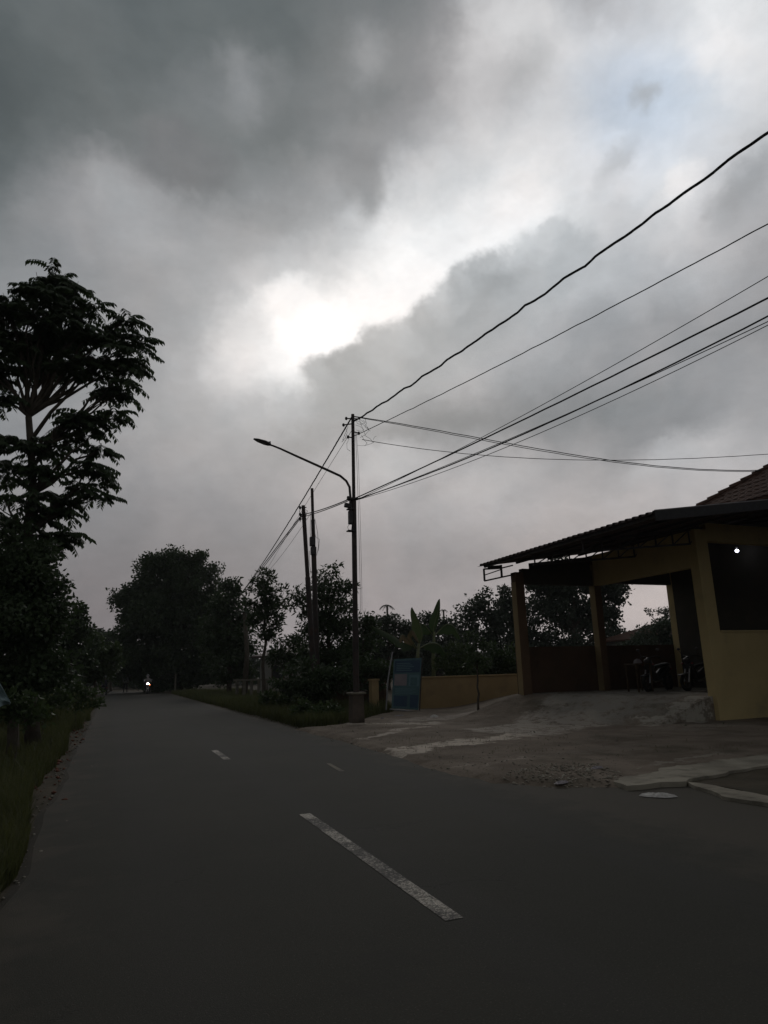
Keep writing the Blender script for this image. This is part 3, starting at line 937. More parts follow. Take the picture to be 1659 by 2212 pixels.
# end truss: an open frame reaching past the outer column towards the road
f = MB()
A1, A2 = (10.14, YF, 4.36), (10.14, YF, 4.00)
B1, B2 = (11.16, YF, 4.50), (11.16, YF, 4.215)
f.bar(A1, A2, .045); f.bar(A2, B2, .045); f.bar((10.14, YF, 4.355), (10.74, YF, 4.40), .045); f.bar((10.14, YF, 4.17), (10.72, YF, 4.355), .03)
f.bar((10.745, YF, 4.50), (10.745, YF, 4.12), .05); f.bar((10.74, YF, 4.40), B1, .04)
f.build('end_truss', MA['steel'], HB)
MB().add([(10.3, YF + .02, 4.385), (10.74, YF + .02, 4.40), (10.74, YF + .02, 4.50), (10.3, YF + .02, 4.455)] + [(10.3, YF + .05, 4.385), (10.74, YF + .05, 4.40), (10.74, YF + .05, 4.50), (10.3, YF + .05, 4.455)],
         [(0, 1, 2, 3), (7, 6, 5, 4), (0, 4, 5, 1), (1, 5, 6, 2), (2, 6, 7, 3), (3, 7, 4, 0)]).build('fascia_plate', MA['steel'], HB)
MB().bar((10.16, y0r - .012, ROOF_Z(10.16) + .055), (x_t, y0r - .012, ROOF_Z(x_t) + .055), .012, .014).build('verge_trim', MA['trim'], HB)
MB().bar((10.16, y0r - .01, ROOF_Z(10.16) - .07), (x_t, y0r - .01, ROOF_Z(x_t) - .07), .03, .2).build('verge_board', MA['cable'], HB)

# main roof of the house: hip roof, its slope to the road laid with separate tiles
u1, v1, z1 = 15.45, 16.25, 5.836
SL = .675
u0 = 7.0
mr = MB()
W_ = 4.05
mr.add([(v1, u1, z1), (v1 + W_, u1 - W_, z1 + SL * W_), (v1 + W_, u0, z1 + SL * W_), (v1, u0, z1),
        (v1 + 2 * W_, u1, z1), (v1 + 2 * W_, u0, z1),
        (v1, u1, z1 - .08), (v1, u0, z1 - .08), (v1 + 2 * W_, u1, z1 - .08), (v1 + 2 * W_, u0, z1 - .08)],
       [(0, 1, 2, 3), (0, 4, 1), (1, 4, 5, 2), (0, 3, 7, 6), (0, 6, 8, 4), (6, 7, 9, 8), (2, 5, 3), (3, 5, 9, 7), (4, 8, 9, 5)])
mroof = mr.build('main_roof', MA['tile'], HB)
mroof.name = 'main_roof'
# one tile: an S profile, slightly thick
tw, tl = .235, .33
cs = math.cos(math.atan(SL)); sn = math.sin(math.atan(SL))
tv = []
for (t_, lift) in ((0, .032), (tl + .05, .008)):
    for (a, h) in ((0, .0), (.05, .022), (.11, .03), (.165, .012), (tw, .004)):
        tv.append((t_ * cs, -a, t_ * sn + h + lift))
tf = [(i, i + 1, i + 6, i + 5) for i in range(4)]
k = len(tv); tv2 = tv + [(x, y, z - .014) for x, y, z in tv]
tf2 = tf + [(i, k + i, k + i + 1, i + 1) for i in range(4)] + [(k + i + 5, k + i + 6, k + i + 1, k + i) for i in range(4)] + [(4, k + 4, k + 9, 9), (0, 5, k + 5, k)]
tme = bpy.data.meshes.new('roof_tile'); tme.from_pydata(tv2, [], tf2); tme.materials.append(MA['tile']); tme.update()
cnt = 0
pinv = Matrix.Translation(Vector((14.06, 12.83, 0)))
for r_ in range(13):
    t0 = r_ * tl
    cx = v1 - .04 + t0 * cs
    ymax = u1 - t0 * cs + .02
    for c in range(22):
        yy = ymax - c * tw - (0 if c else .0)
        if yy < 10.6 or yy > u1: continue
        o = bpy.data.objects.new('roof_tile', tme); COL.objects.link(o)
        o.parent = mroof
        o.location = (cx - 14.06 + random.uniform(-.008, .008), yy - 12.83, z1 - .02 + t0 * sn + random.uniform(-.003, .004))
        o.rotation_euler = (random.uniform(-.01, .01), random.uniform(-.015, .015), random.uniform(-.01, .01))
        cnt += 1
        if cnt > 290: break
for k in range(18):
    a = k * .30
    c0 = Vector((v1 + a * .78, u1 - a * .78, z1 + SL * a * .78 + .05)); c1 = Vector((v1 + (a + .33) * .78, u1 - (a + .33) * .78, z1 + SL * (a + .33) * .78 + .045))
    MB().tube([c0, c1], [.115, .07], 8).build('ridge_cap', MA['tile'], mroof)

# ------------------------------------------------------------------ boundary wall, gate pillar, far walls
bw = MB()
bw.span(10.75, 18.0, 23.3, 23.45, -.1, 1.16)
bwo = bw.build('boundary_wall', MA['orange'])
tag(bwo, 'low orange painted wall behind the blue board', 'wall')
MB().span(10.72, 18.0, 23.27, 23.48, 1.16, 1.215).build('coping', MA['orange'], bwo, bevel=.008)
gp = MB().span(9.05, 9.33, 23.9, 24.2, -.1, 1.12).build('gate_pillar', MA['orange'])
tag(gp, 'short yellowish pillar at the left side of the blue board', 'pillar')
MB().span(9.02, 9.36, 23.87, 24.23, 1.12, 1.19).build('cap', MA['orange'], gp)
p0, p1 = P(719, 1500, u=30), P(832, 1500, u=27)
ww = MB()
d = (p1 - p0); ang_ = math.atan2(d.y, d.x); mid = (p0 + p1) / 2
ww.box((mid.x, mid.y, .78), (d.length, .14, 1.65), rz=ang_)
tag(ww.build('boundary_wall', MA['brown']), 'dark brownish wall behind the main pole and its concrete foot', 'wall')


def simple_house(name, pA, pB, depth, h, roofh, mw, mrf, label, wins=(), u=None, ov=.5, cat='house'):
    """front from pA to pB (ground points), gable/hip roof"""
    d = pB - pA; L = d.length; a = math.atan2(d.y, d.x)
    E_ = empty(name, (pA.x, pA.y, 0), label, cat)
    T = Matrix.Translation((pA.x, pA.y, 0)) @ Matrix.Rotation(a, 4, 'Z')
    def tr(m): m.v = [tuple(T @ Vector(q)) for q in m.v]; return m
    m = MB()
    m.span(0, L, 0, .15, -.1, h); m.span(0, L, depth - .15, depth, -.1, h); m.span(0, .15, .15, depth - .15, -.1, h); m.span(L - .15, L, .15, depth - .15, -.1, h)
    tr(m).build('wall', mw, E_)
    r_ = depth / 2 + ov
    m = MB().add([(-ov, -ov, h), (L + ov, -ov, h), (L + ov, depth + ov, h), (-ov, depth + ov, h), (-ov + r_ * .9, depth / 2, h + roofh), (L + ov - r_ * .9, depth / 2, h + roofh),
                  (-ov, -ov, h - .12), (L + ov, -ov, h - .12), (L + ov, depth + ov, h - .12), (-ov, depth + ov, h - .12)],
                 [(0, 1, 5, 4), (1, 2, 5), (2, 3, 4, 5), (3, 0, 4), (0, 6, 7, 1), (1, 7, 8, 2), (2, 8, 9, 3), (3, 9, 6, 0), (6, 9, 8, 7)])
    tr(m).build('roof', mrf, E_)
    for (x, z, w, hh) in wins:
        f_ = tr(MB().span(x, x + w, -.05, .0, z, z + hh)).build('window', MA['wood'], E_)
        tr(MB().span(x + .08, x + w - .08, -.06, -.052, z + .08, z + hh - .08)).build('pane', MA['bike'], f_)
    return E_


pa, pb_ = P(1432, 1440, u=38), P(1610, 1440, u=38)
pa.z = pb_.z = 0
simple_house('far_house', pa, pb_, 6, 3.3, 1.2, MA['cream'], MA['tile'], 'far grey house with hip roof seen between the porch columns', ((1.2, 1.2, 1.2, 1.3), (4.0, 1.2, 1.2, 1.3)))
pa, pb_ = P(562, 1470, u=48), P(650, 1470, u=46)
pa.z = pb_.z = 0
simple_house('far_house', pa, pb_, 6, 2.7, 1.0, MA['cream'], MA['roof'], 'pale plastered house half hidden by the mango trees left of the poles', ((.9, 1.0, 1.0, 1.1),))
# long pale rail wall in front of that house, and the light lean to edge by the poles
pa, pb_ = P(505, 1470, u=44), P(650, 1470, u=40)
m = MB(); d = pb_ - pa
a_ = math.atan2(d.y, d.x); mid = (pa + pb_) / 2
m.box((mid.x, mid.y, 1.13), (d.length, .12, .12), rz=a_)
rl = m.build('rail_fence', MA['conc_dk'])
tag(rl, 'low pale concrete rail fence in front of the plastered house', 'fence')
for k in range(9):
    q = pa + d * ((k + .5) / 9)
    MB().box((q.x, q.y, .5), (.14, .14, 1.13), rz=a_).build('post', MA['conc_dk'], rl)
pa, pb_ = P(651, 1462, u=33), P(714, 1445, u=30)
aw = MB(); d = pb_ - pa
aw.add([tuple(pa), tuple(pb_), tuple(pb_ + Vector((.9, 1.6, .35))), tuple(pa + Vector((.9, 1.6, .35)))] + [tuple(Vector(q) - Vector((0, 0, .05))) for q in (pa, pb_, pb_ + Vector((.9, 1.6, .35)), pa + Vector((.9, 1.6, .35)))],
       [(0, 1, 2, 3), (7, 6, 5, 4), (0, 4, 5, 1), (1, 5, 6, 2), (2, 6, 7, 3), (3, 7, 4, 0)])
awo = aw.build('shed_roof', MA['trim']); 
sh = empty('small_shed', (pa.x, pa.y, 0), 'small open shed with a light sloping roof edge behind the far poles', 'shed')
awo.parent = sh; awo.matrix_parent_inverse = Matrix.Translation((-pa.x, -pa.y, 0))
for q in (pa + Vector((.1, .1, 0)), pb_ + Vector((-.1, .1, 0)), pa + Vector((.95, 1.5, .3)), pb_ + Vector((.8, 1.5, .3))):
    MB().span(q.x - .04, q.x + .04, q.y - .04, q.y + .04, -.05, q.z - .05).build('post', MA['wood'], sh)

# ------------------------------------------------------------------ blue board
SB = empty('poster_board', (9.95, 22.8, 0), 'tall blue printed board in a pale frame before the orange wall', 'board')
c = [P(851, 1424, u=22.75), P(911, 1421, u=22.55), P(904, 1534, u=22.5), P(846, 1530, u=22.7)]
def quad_sheet(cs_, off, th=.012):
    n = (cs_[1] - cs_[0]).cross(cs_[3] - cs_[0]).normalized()
    if n.y > 0: n = -n
    A = [q + n * off for q in cs_]; B = [q + n * (off - th) for q in cs_]
    V = [tuple(q) for q in A + B]
    return MB().add(V, [(0, 1, 2, 3), (7, 6, 5, 4), (0, 4, 5, 1), (1, 5, 6, 2), (2, 6, 7, 3), (3, 7, 4, 0)])
quad_sheet(c, 0, .03).build('board', MA['blue'], SB)
def sub(u0_, v0_, u1_, v1_):
    L = lambda a, b_: (c[0] * (1 - a) + c[1] * a) * (1 - b_) + (c[3] * (1 - a) + c[2] * a) * b_
    return [L(u0_, v0_), L(u1_, v0_), L(u1_, v1_), L(u0_, v1_)]
quad_sheet(sub(.04, .04, .96, .28), .004, .003).build('print_panel', MA['blue2'], SB)
quad_sheet(sub(.05, .31, .50, .54), .005, .003).build('print_panel', MA['print_grey'], SB)
quad_sheet(sub(.58, .33, .95, .55), .005, .003).build('print_panel', MA['blue3'], SB)
quad_sheet(sub(.64, .38, .88, .54), .0085, .003).build('print_panel', MA['blue'], SB)
quad_sheet(sub(.06, .74, .55, .95), .005, .003).build('print_panel', MA['blue2'], SB)
quad_sheet(sub(.66, .72, .96, .96), .005, .003).build('print_panel', MA['blue2'], SB)
for k in range(5): quad_sheet(sub(.1, .09 + .035 * k, .1 + .5 + .2 * ((k * 37) % 3) / 3, .103 + .035 * k), .0085, .002).build('print_line', MA['blue3'], SB)
for k in range(4): quad_sheet(sub(.1, .60 + .03 * k, .85 - .12 * (k % 2), .612 + .03 * k), .005, .002).build('print_line', MA['blue3'], SB)
fr = MB(); L_ = lambda q, w: q
fr.tube([P(848, 1408, u=22.68), P(838, 1470, u=22.66), P(834, 1534, u=22.64)], .026, 6)
fr.build('frame_post', MA['trim'], SB)
MB().tube([P(842, 1532, u=22.62), P(905, 1538, u=22.45)], .03, 6).build('frame_foot', MA['trim'], SB)
MB().tube([P(912, 1415, u=22.6), P(906, 1542, u=22.5)], .022, 6).build('frame_post', MA['steel'], SB)

# ------------------------------------------------------------------ utility poles
def stepped_pole(name, base, top, steps, label, cat='utility pole', seg=14, group=None):
    """steps: list of (fraction of height, radius)"""
    base, top = Vector(base), Vector(top)
    e = empty(name, base, label, cat, group)
    for i in range(len(steps) - 1):
        a, ra = steps[i]; b_, rb_ = steps[i + 1]
        q0, q1 = base.lerp(top, a), base.lerp(top, b_)
        if i == 0: q0 = q0 - Vector((0, 0, .1))
        lip = min(.05, (b_ - a) * .1)
        MB().tube([q0, q0.lerp(q1, .985), q1], [ra, ra, rb_ if i < len(steps) - 2 else ra * .96], seg).build('pole_section', MA['pole'], e, smooth=False)
    return e


MP_B = Vector((6.64, 18.83, 0)); MP_T = P(762, 895, u=18.83)
def on_mp(z): return MP_B.lerp(MP_T, z / MP_T.z)
mp = stepped_pole('street_light_pole', MP_B, MP_T, [(0, .092), (3.0 / MP_T.z, .078), (6.7 / MP_T.z, .053), (1.0, .05)], 'tall stepped steel pole carrying the street light arm and all the cables', 'utility pole')
q = on_mp(.45)
MB().add([(q.x + sx * w, q.y + sy * w, z) for (z, w) in ((-.1, .19), (.84, .17)) for sx, sy in ((-1, -1), (1, -1), (1, 1), (-1, 1))],
         [(0, 1, 5, 4), (1, 2, 6, 5), (2, 3, 7, 6), (3, 0, 4, 7), (4, 5, 6, 7), (3, 2, 1, 0)]).build('concrete_foot', MA['foot'], mp, bevel=.015)
MB().span(q.x - .23, q.x + .23, q.y - .23, q.y + .23, .842, .90).build('foot_cap', MA['conc_dk'], mp, bevel=.012)
# the arm
YA = 18.80
arm_pix = [(756, 1112), (757, 1075), (755, 1052), (748, 1039), (735, 1028), (700, 1012), (640, 985), (605, 969), (590, 963), (574, 958)]
arm = [P(x, y, u=YA) for x, y in arm_pix]
MB().tube(arm, [.038] * 6 + [.034, .03, .028, .028], 10).build('lamp_arm', MA['pole'], mp, smooth=True)
h0, h1 = P(585, 961, u=YA), P(548, 948, u=YA)
lh = MB()
d = (h1 - h0)
secs = [(0, .045, .05), (.15, .11, .06), (.35, .14, .06), (.75, .12, .04), (1.0, .05, .015)]
V = []
for (t_, w, hh) in secs:
    q = h0 + d * t_
    for (a, b_) in ((-1, -.35), (1, -.35), (1, .3), (.5, 1), (-.5, 1), (-1, .3)):
        V.append((q.x, q.y + a * w, q.z + b_ * hh))
Fc = []
for i in range(len(secs) - 1):
    for k in range(6): Fc.append((i * 6 + k, i * 6 + (k + 1) % 6, (i + 1) * 6 + (k + 1) % 6, (i + 1) * 6 + k))
Fc += [tuple(range(6)), tuple(24 + k for k in reversed(range(6)))]
lho = lh.add(V, Fc).build('lamp_head', MA['steel'], mp)
MB().box(tuple(h0 + d * .5 + Vector((0, 0, -.022))), (.30, .16, .012), ry=math.atan2(-d.z, -d.x) if False else math.atan2(d.z, -d.x)).build('lens', MA['print_grey'], lho)
q = h0 + d * .05
MB().span(q.x - .02, q.x + .02, q.y - .02, q.y + .02, q.z + .04, q.z + .10).build('photocell', MA['steel'], lho)
# brackets, insulators, box and loops on the pole
for (x, y, w, hh) in ((757, 1078, .2, .035), (757, 1100, .2, .035), (757, 1147, .2, .035)):
    q = P(x, y, u=18.83)
    MB().box((q.x + .02, q.y, q.z), (.24, .2, hh)).build('clamp_band', MA['steel'], mp)
q = P(751, 1092, u=18.8)
MB().box(tuple(q), (.20, .12, .13), ry=.15).build('junction_box', MA['steel'], mp, bevel=.012)
q = P(757, 1118, u=18.8)
MB().box(tuple(q), (.12, .14, .42)).build('junction_box', MA['steel'], mp, bevel=.012)
for (x0, y0, x1, y1) in ((748, 904, 778, 905), (742, 918, 764, 915), (762, 932, 775, 936), (752, 944, 764, 946), (752, 1075, 776, 1077)):
    a, b_ = P(x0, y0, u=18.8), P(x1, y1, u=18.8)
    MB().tube([a, b_], .02, 6).build('insulator_bracket', MA['steel'], mp)
    e_ = a if x0 < 755 else b_
    MB().tube([e_ + Vector((0, 0, -.05)), e_ + Vector((0, 0, -.02)), e_ + Vector((0, 0, .02)), e_ + Vector((0, 0, .05))], [.025, .045, .045, .025], 8).build('insulator', MA['steel'], mp)
lp = MB()
def curl(pts, r=.0055): lp.tube([P(x, y, u=18.78 + .12 * math.sin(i * 1.7)) for i, (x, y) in enumerate(pts)], r, 4)
curl([(774, 905), (782, 900), (789, 906), (792, 915), (788, 922), (800, 931)])
curl([(770, 908), (778, 912), (788, 920), (796, 926), (786, 912), (778, 907)])
curl([(768, 918), (778, 921), (786, 928), (780, 932), (770, 929)])
curl([(776, 906), (783, 925), (790, 942), (800, 948), (806, 956)])
curl([(778, 945), (788, 940), (797, 930), (793, 922)])
curl([(781, 940), (786, 950), (793, 957), (788, 963), (772, 962)])
curl([(786, 963), (800, 959), (808, 955)])
curl([(806, 950), (809, 944), (813, 942)])
curl([(752, 921), (748, 932), (744, 940), (748, 946), (740, 950), (746, 936), (752, 944)])
curl([(746, 922), (750, 935), (745, 947), (738, 955), (744, 950)])
curl([(754, 948), (749, 958), (750, 970), (757, 975)])
curl([(757, 1130), (751, 1138), (753, 1146), (759, 1146), (760, 1136)], .008)
curl([(768, 905), (772, 915), (780, 917), (790, 912), (784, 908)])
lp.build('wire_loops', MA['cable'], mp)
dw = MB()
for dx in (0, 3.5):
    dw.tube([P(768 + dx * .5, 935, u=18.83), P(771 + dx, 1000, u=18.85), P(775 + dx, 1130, u=18.85), P(778 + dx, 1260, u=18.85), P(779 + dx, 1400, u=18.85)], .006, 4)
dw.build('drop_wire', MA['cable'], mp)

P1_B = Vector((7.5, 26, 0)); P1_T = P(655, 1092, u=26)
P2_B = Vector((8.05, 27.6, 0)); P2_T = P(674, 1055, u=27.6)
q1 = stepped_pole('utility_pole', P1_B, P1_T, [(0, .115), (.32, .115), (.321, .105), (.64, .085), (.97, .075), (1, .07)], 'left one of the two far poles, the shorter of them', 'utility pole')
q2 = stepped_pole('utility_pole', P2_B, P2_T, [(0, .12), (.5, .11), (.72, .085), (.85, .065), (1, .06)], 'right one of the two far poles, with boxes strapped to it', 'utility pole')
m = MB()
for (x, y, h) in ((675, 1170, .42), (677, 1190, .36)):
    q = P(x, y, u=27.5); m.box(tuple(q), (.24, .18, h))
m.build('splice_box', MA['steel'], q2, bevel=.03)
q = P(655, 1112, u=26)
for dz in (0, .28, -.2):
    MB().tube([q + Vector((-.12, -.05, dz)), q + Vector((.12, -.05, dz + .03))], .022, 6).build('insulator_bracket', MA['steel'], q1)
    MB().tube([q + Vector((-.15, -.05, dz - .07)), q + Vector((-.15, -.05, dz - .03)), q + Vector((-.15, -.05, dz + .03)), q + Vector((-.15, -.05, dz + .07))], [.02, .05, .05, .02], 8).build('insulator', MA['steel'], q1)
lp = MB()
for pts in ([(650, 1095), (647, 1105), (651, 1115), (648, 1128)], [(657, 1100), (664, 1103), (660, 1118)]):
    lp.tube([P(x, y, u=25.9) for x, y in pts], .012, 4)
lp.build('wire_loops', MA['cable'], q1)
lp = MB()
for pts in ([(671, 1110), (670, 1150), (672, 1165)], [(680, 1120), (686, 1150), (688, 1180), (684, 1200)], [(668, 1190), (668, 1215), (672, 1240)], [(676, 1130), (682, 1160), (690, 1165), (688, 1190)]):
    lp.tube([P(x, y, u=27.5) for x, y in pts], .009, 4)
lp.build('wire_loops', MA['cable'], q2)
# the pole outside the frame that takes the cables on
PQ = Vector((12.0, -6.0, 0))
MB_q = stepped_pole('utility_pole', PQ, PQ + Vector((0, 0, 15)), [(0, .13), (.5, .1), (1, .08)], 'steel pole beside the side road, holding the other end of the cables', 'utility pole')

# ------------------------------------------------------------------ cables
def wire(pix, A, B, r, label, s_end=1.0, s_start=0.0, wob=0.0, deg=2, name='cable', n=60, group=None, twist=False, sides=6):
    """a cable hanging in the vertical plane through A and B, passing through the directions pix"""
    A, B = Vector(A), Vector(B)
    d = Vector((B.x - A.x, B.y - A.y, 0)); L = d.length; d /= L
    nrm = Vector((-d.y, d.x, 0))
    S, Z = [], []
    for (x, y) in pix:
        r_ = ray(x, y); t = (nrm.dot(Vector((A.x, A.y, 0))) - 0) / nrm.dot(Vector((r_.x, r_.y, 0)))
        q = r_ * t
        S.append((Vector((q.x, q.y, 0)) - Vector((A.x, A.y, 0))).dot(d)); Z.append(q.z + EYE)
    co = np.polyfit(S, Z, min(deg, len(S) - 1))
    s1_ = L * s_end; s0_ = L * s_start
    pts = []
    for k in range(n + 1):
        s_ = s0_ + (s1_ - s0_) * k / n
        z = float(np.polyval(co, s_)) + (wob * math.sin(s_ * 5.1 + 1) + wob * .6 * math.sin(s_ * 9.3)) * 1
        pts.append(Vector((A.x, A.y, 0)) + d * s_ + Vector((0, 0, z)) + nrm * (wob * math.sin(s_ * 6.3)))
    m = MB()
    if twist:
        for ph in (0, 2.094, 4.189):
            tp = []
            nn = n * 6
            for k in range(nn + 1):
                f_ = k / nn * n; i = min(int(f_), n - 1)
                c0 = pts[i].lerp(pts[i + 1], f_ - i)
                th = ph + (s1_ - s0_) * k / nn * 5
                tp.append(c0 + nrm * (math.cos(th) * r * .42) + Vector((0, 0, math.sin(th) * r * .42)))
            m.tube(tp, r * .68, 5)
    else: m.tube(pts, r, sides)
    o = m.build(name, MA['cable'], smooth=True)
    return tag(o, label, 'cable', group)


wire([(772, 903), (900, 829), (1000, 757), (1110, 677), (1210, 610), (1300, 541), (1390, 477), (1490, 408), (1590, 340), (1659, 287)], MP_T, PQ, .026, 'thick twisted bundle cable rising highest from the main pole to the upper right', wob=.018, twist=True, n=90)
wire([(776, 936), (900, 880), (1100, 777), (1300, 672), (1500, 572), (1659, 483)], MP_T, PQ + Vector((.3, 0, 0)), .011, 'second highest cable from the main pole to the upper right', wob=.004, twist=True, n=80)
wire([(776, 1076), (1000, 970), (1200, 856), (1400, 744), (1659, 600)], MP_T, PQ + Vector((.6, 0, 0)), .0075, 'very thin cable above the two thick parallel ones at the right')
wire([(770, 1075), (891, 1021), (1000, 967), (1200, 874), (1400, 775), (1659, 643)], MP_T, PQ + Vector((.9, 0, 0)), .017, 'upper thick cable of the parallel ones leaving the light arm bracket to the right', wob=.002)
wire([(771, 1079), (891, 1035), (1000, 992), (1200, 907), (1400, 817), (1659, 680)], MP_T, PQ + Vector((1.2, 0, 0)), .015, 'lower thick cable of the parallel ones leaving the light arm bracket to the right', wob=.002)
wire([(771, 1080), (891, 1035), (1000, 990), (1120, 940), (1290, 865)], MP_T, PQ + Vector((1.25, 0, 0)), .008, 'thin cable running close beneath the lower thick one', s_end=.62)
wire([(771, 1081), (891, 1042), (1000, 1001), (1200, 923), (1400, 832), (1659, 700)], MP_T, PQ + Vector((1.5, 0, 0)), .0075, 'lowest thin cable of the parallel ones to the right')
hk = Vector((18.2, 13.5, 0))
wire([(776, 903), (891, 917), (1000, 937), (1150, 972), (1300, 992), (1500, 1009), (1659, 1017)], MP_T, hk, .012, 'service cable from the pole top down to the tiled roof, upper of the pair', deg=3, wob=.003)
wire([(776, 904), (891, 920), (1000, 941), (1150, 975), (1300, 995), (1500, 1012), (1659, 1019)], MP_T, hk + Vector((.05, 0, 0)), .010, 'service cable from the pole top down to the tiled roof, lower of the pair', deg=3, wob=.003)
wire([(806, 954), (891, 966), (1030, 983), (1200, 992), (1300, 994), (1500, 990), (1659, 981)], MP_T + Vector((.3, 0, 0)), Vector((21.0, 13.2, 0)), .010, 'sagging thin cable that dips over the roof and rises again at the right edge', deg=3, wob=.002)
FARP = P(515, 1288, u=56)
wire([(748, 918), (713, 983), (672, 1052), (600, 1165), (520, 1283)], MP_T, FARP, .024, 'thick cable from the pole top down left to the far trees', wob=.004, twist=True, s_end=1.0, n=70)
wire([(752, 944), (708, 1010), (650, 1108), (600, 1190)], MP_T, FARP + Vector((.5, 0, 0)), .008, 'thin cable below the thick one, fading down left', s_end=.8)
wire([(755, 1078), (720, 1091), (680, 1106), (655, 1111)], MP_T, P1_T, .018, 'upper cable between the arm bracket and the left far pole', s_end=1.0)
wire([(755, 1081), (720, 1094), (680, 1110), (655, 1116)], MP_T, P1_T + Vector((.06, 0, 0)), .015, 'lower cable between the arm bracket and the left far pole', s_end=1.0)
wire([(651, 1113), (600, 1179), (560, 1232), (520, 1285)], P1_T, FARP + Vector((.2, 0, 0)), .024, 'upper cable of the pair from the left far pole to the trees')
wire([(651, 1117), (600, 1184), (560, 1238), (524, 1287)], P1_T, FARP + Vector((.9, 0, 0)), .02, 'lower cable of the pair from the left far pole to the trees')
wire([(674, 1105), (630, 1170), (600, 1210), (560, 1252)], P2_T, FARP + Vector((1.4, 0, 0)), .009, 'thin slack cable from the right far pole to the trees', s_end=.9)

# ------------------------------------------------------------------ foliage
def unit(a): return a / np.maximum(np.linalg.norm(a, axis=-1, keepdims=True), 1e-9)


def leaves(C, D, L, Wd, fold=.0, N=None):
    """kite leaves: base C, direction D, length L, width Wd -> V, Q"""
    n = len(C)
    R = rng.normal(size=(n, 3)) if N is None else N
    S = unit(np.cross(D, R)); Nn = np.cross(S, D)
    L = np.asarray(L).reshape(-1, 1) * np.ones((n, 1)); Wd = np.asarray(Wd).reshape(-1, 1) * np.ones((n, 1))
    V = np.stack([C, C + D * L * .45 + S * Wd * .5 + Nn * Wd * fold, C + D * L - Nn * L * .12, C + D * L * .45 - S * Wd * .5 + Nn * Wd * fold], 1).reshape(-1, 3)
    Q = np.arange(4 * n).reshape(n, 4)
    return V, Q


def clump_points(blobs, per, sub_r, shell=.75):
    """sub-clump centres on the outer part of each blob"""
    out = []; rad = []
    for (c, r) in blobs:
        n = max(3, int(per * (r[0] * r[2])))
        d = unit(rng.normal(size=(n, 3)))
        rr = shell + (1 - shell) * rng.random((n, 1))
        inner = rng.random((n, 1)) < .4
        rr = np.where(inner, rng.uniform(.1, .8, (n, 1)), rr)
        out.append(np.array(c) + d * rr * np.array(r)); rad.append(np.full(n, sub_r * rng.uniform(.7, 1.3)))
    return np.concatenate(out), np.concatenate(rad)


DEN = (2.6, 1.45, 1.1, 1.5)


def crown(name, blobs, m, parent, per=6, sub_r=.45, nleaf=60, L=.2, Wd=.09, droop=.3, up=0.0):
    per *= DEN[0]; nleaf = int(nleaf * DEN[1]); L *= DEN[2]; Wd *= DEN[3]
    P_, R_ = clump_points(blobs, per, sub_r)
    n = len(P_) * nleaf
    idx = np.repeat(np.arange(len(P_)), nleaf)
    off = rng.normal(size=(n, 3)) * .5
    off = np.clip(off, -.85, .85)
    off[:, 2] *= .7
    C = P_[idx] + off * R_[idx, None]
    D = unit(rng.normal(size=(n, 3)) * .8 + off * .8 + np.array([0, 0, -droop + up]))
    V, Q = leaves(C, D, L * rng.uniform(.6, 1.25, n), Wd * rng.uniform(.7, 1.2, n))
    return finish(fast_mesh(name, V, Q), name, m, parent), P_


def limbs(m, base, mid, blobs, r0, wig=.06, twigs=None, tw_r=.01):
    """trunk from base to mid, limbs on to every blob, thin twigs to given points"""
    base, mid = Vector(base), Vector(mid)
    H = (mid - base).length
    def curve(a, b, n, w):
        pts = []
        for i in range(n + 1):
            t = i / n
            q = a.lerp(b, t)
            q = q + Vector((random.uniform(-1, 1), random.uniform(-1, 1), random.uniform(-.3, .6) )) * w * math.sin(math.pi * t)
            pts.append(q)
        return pts
    tr = curve(base, mid, 8, wig * H * .3)
    m.tube(tr, [r0 * (1.25 if i == 0 else 1 - .5 * i / 8) for i in range(9)], 9)
    for (c, r) in blobs:
        c = Vector(c)
        # leave the trunk below the blob
        best = min(range(2, 9), key=lambda i: abs((tr[i].z) - (c.z - (c - tr[i]).xy.length * .9)))
        st = tr[best]
        L = (c - st).length
        cv = curve(st, c, 6, wig * L)
        ra = min(r0 * (1 - .5 * best / 8) * .62, .02 + .028 * L)
        m.tube(cv, [ra * (1 - .75 * i / 6) for i in range(7)], 6)
        if twigs:
            for _ in range(twigs):
                s_ = cv[random.randint(2, 6)]
                d = Vector((random.gauss(0, 1), random.gauss(0, 1), random.gauss(.1, .8))).normalized()
                e = c + Vector((d.x * r[0], d.y * r[1], d.z * r[2])) * random.uniform(.5, .95)
                m.tube(curve(s_, e, 3, .05), [tw_r * 1.6, tw_r * 1.2, tw_r, tw_r * .5], 4, cap=False)
    return tr


def px_blobs(lst, u, dj=.5, flat=1.0):
    out = []
    for (x, y, r) in lst:
        j = random.uniform(-dj, dj) * r * u / 1430
        c = P(x, y, u=u + j)
        d = (c - Vector((0, 0, EYE))).length
        R_ = r * d / 1430
        out.append((tuple(c), (R_, R_ * 1.0, R_ * flat)))
    return out


def tree(name, label, u, lst, base, mid, r0=.14, cat='tree', group=None, lm='leaf', twigs=0, dj=.5, **kw):
    bx = P(base[0], base[1], u=u); bx.z = -.1
    mx = P(mid[0], mid[1], u=u)
    e = empty(name, (bx.x, bx.y, 0), label, cat, group)
    bl = px_blobs(lst, u, dj)
    m = MB(); limbs(m, bx, mx, bl, r0, twigs=twigs, tw_r=max(.008, u * .0004))
    m.build('trunk', MA['bark'], e, smooth=True)
    crown('crown', bl, MA[lm], e, **kw)
    return e


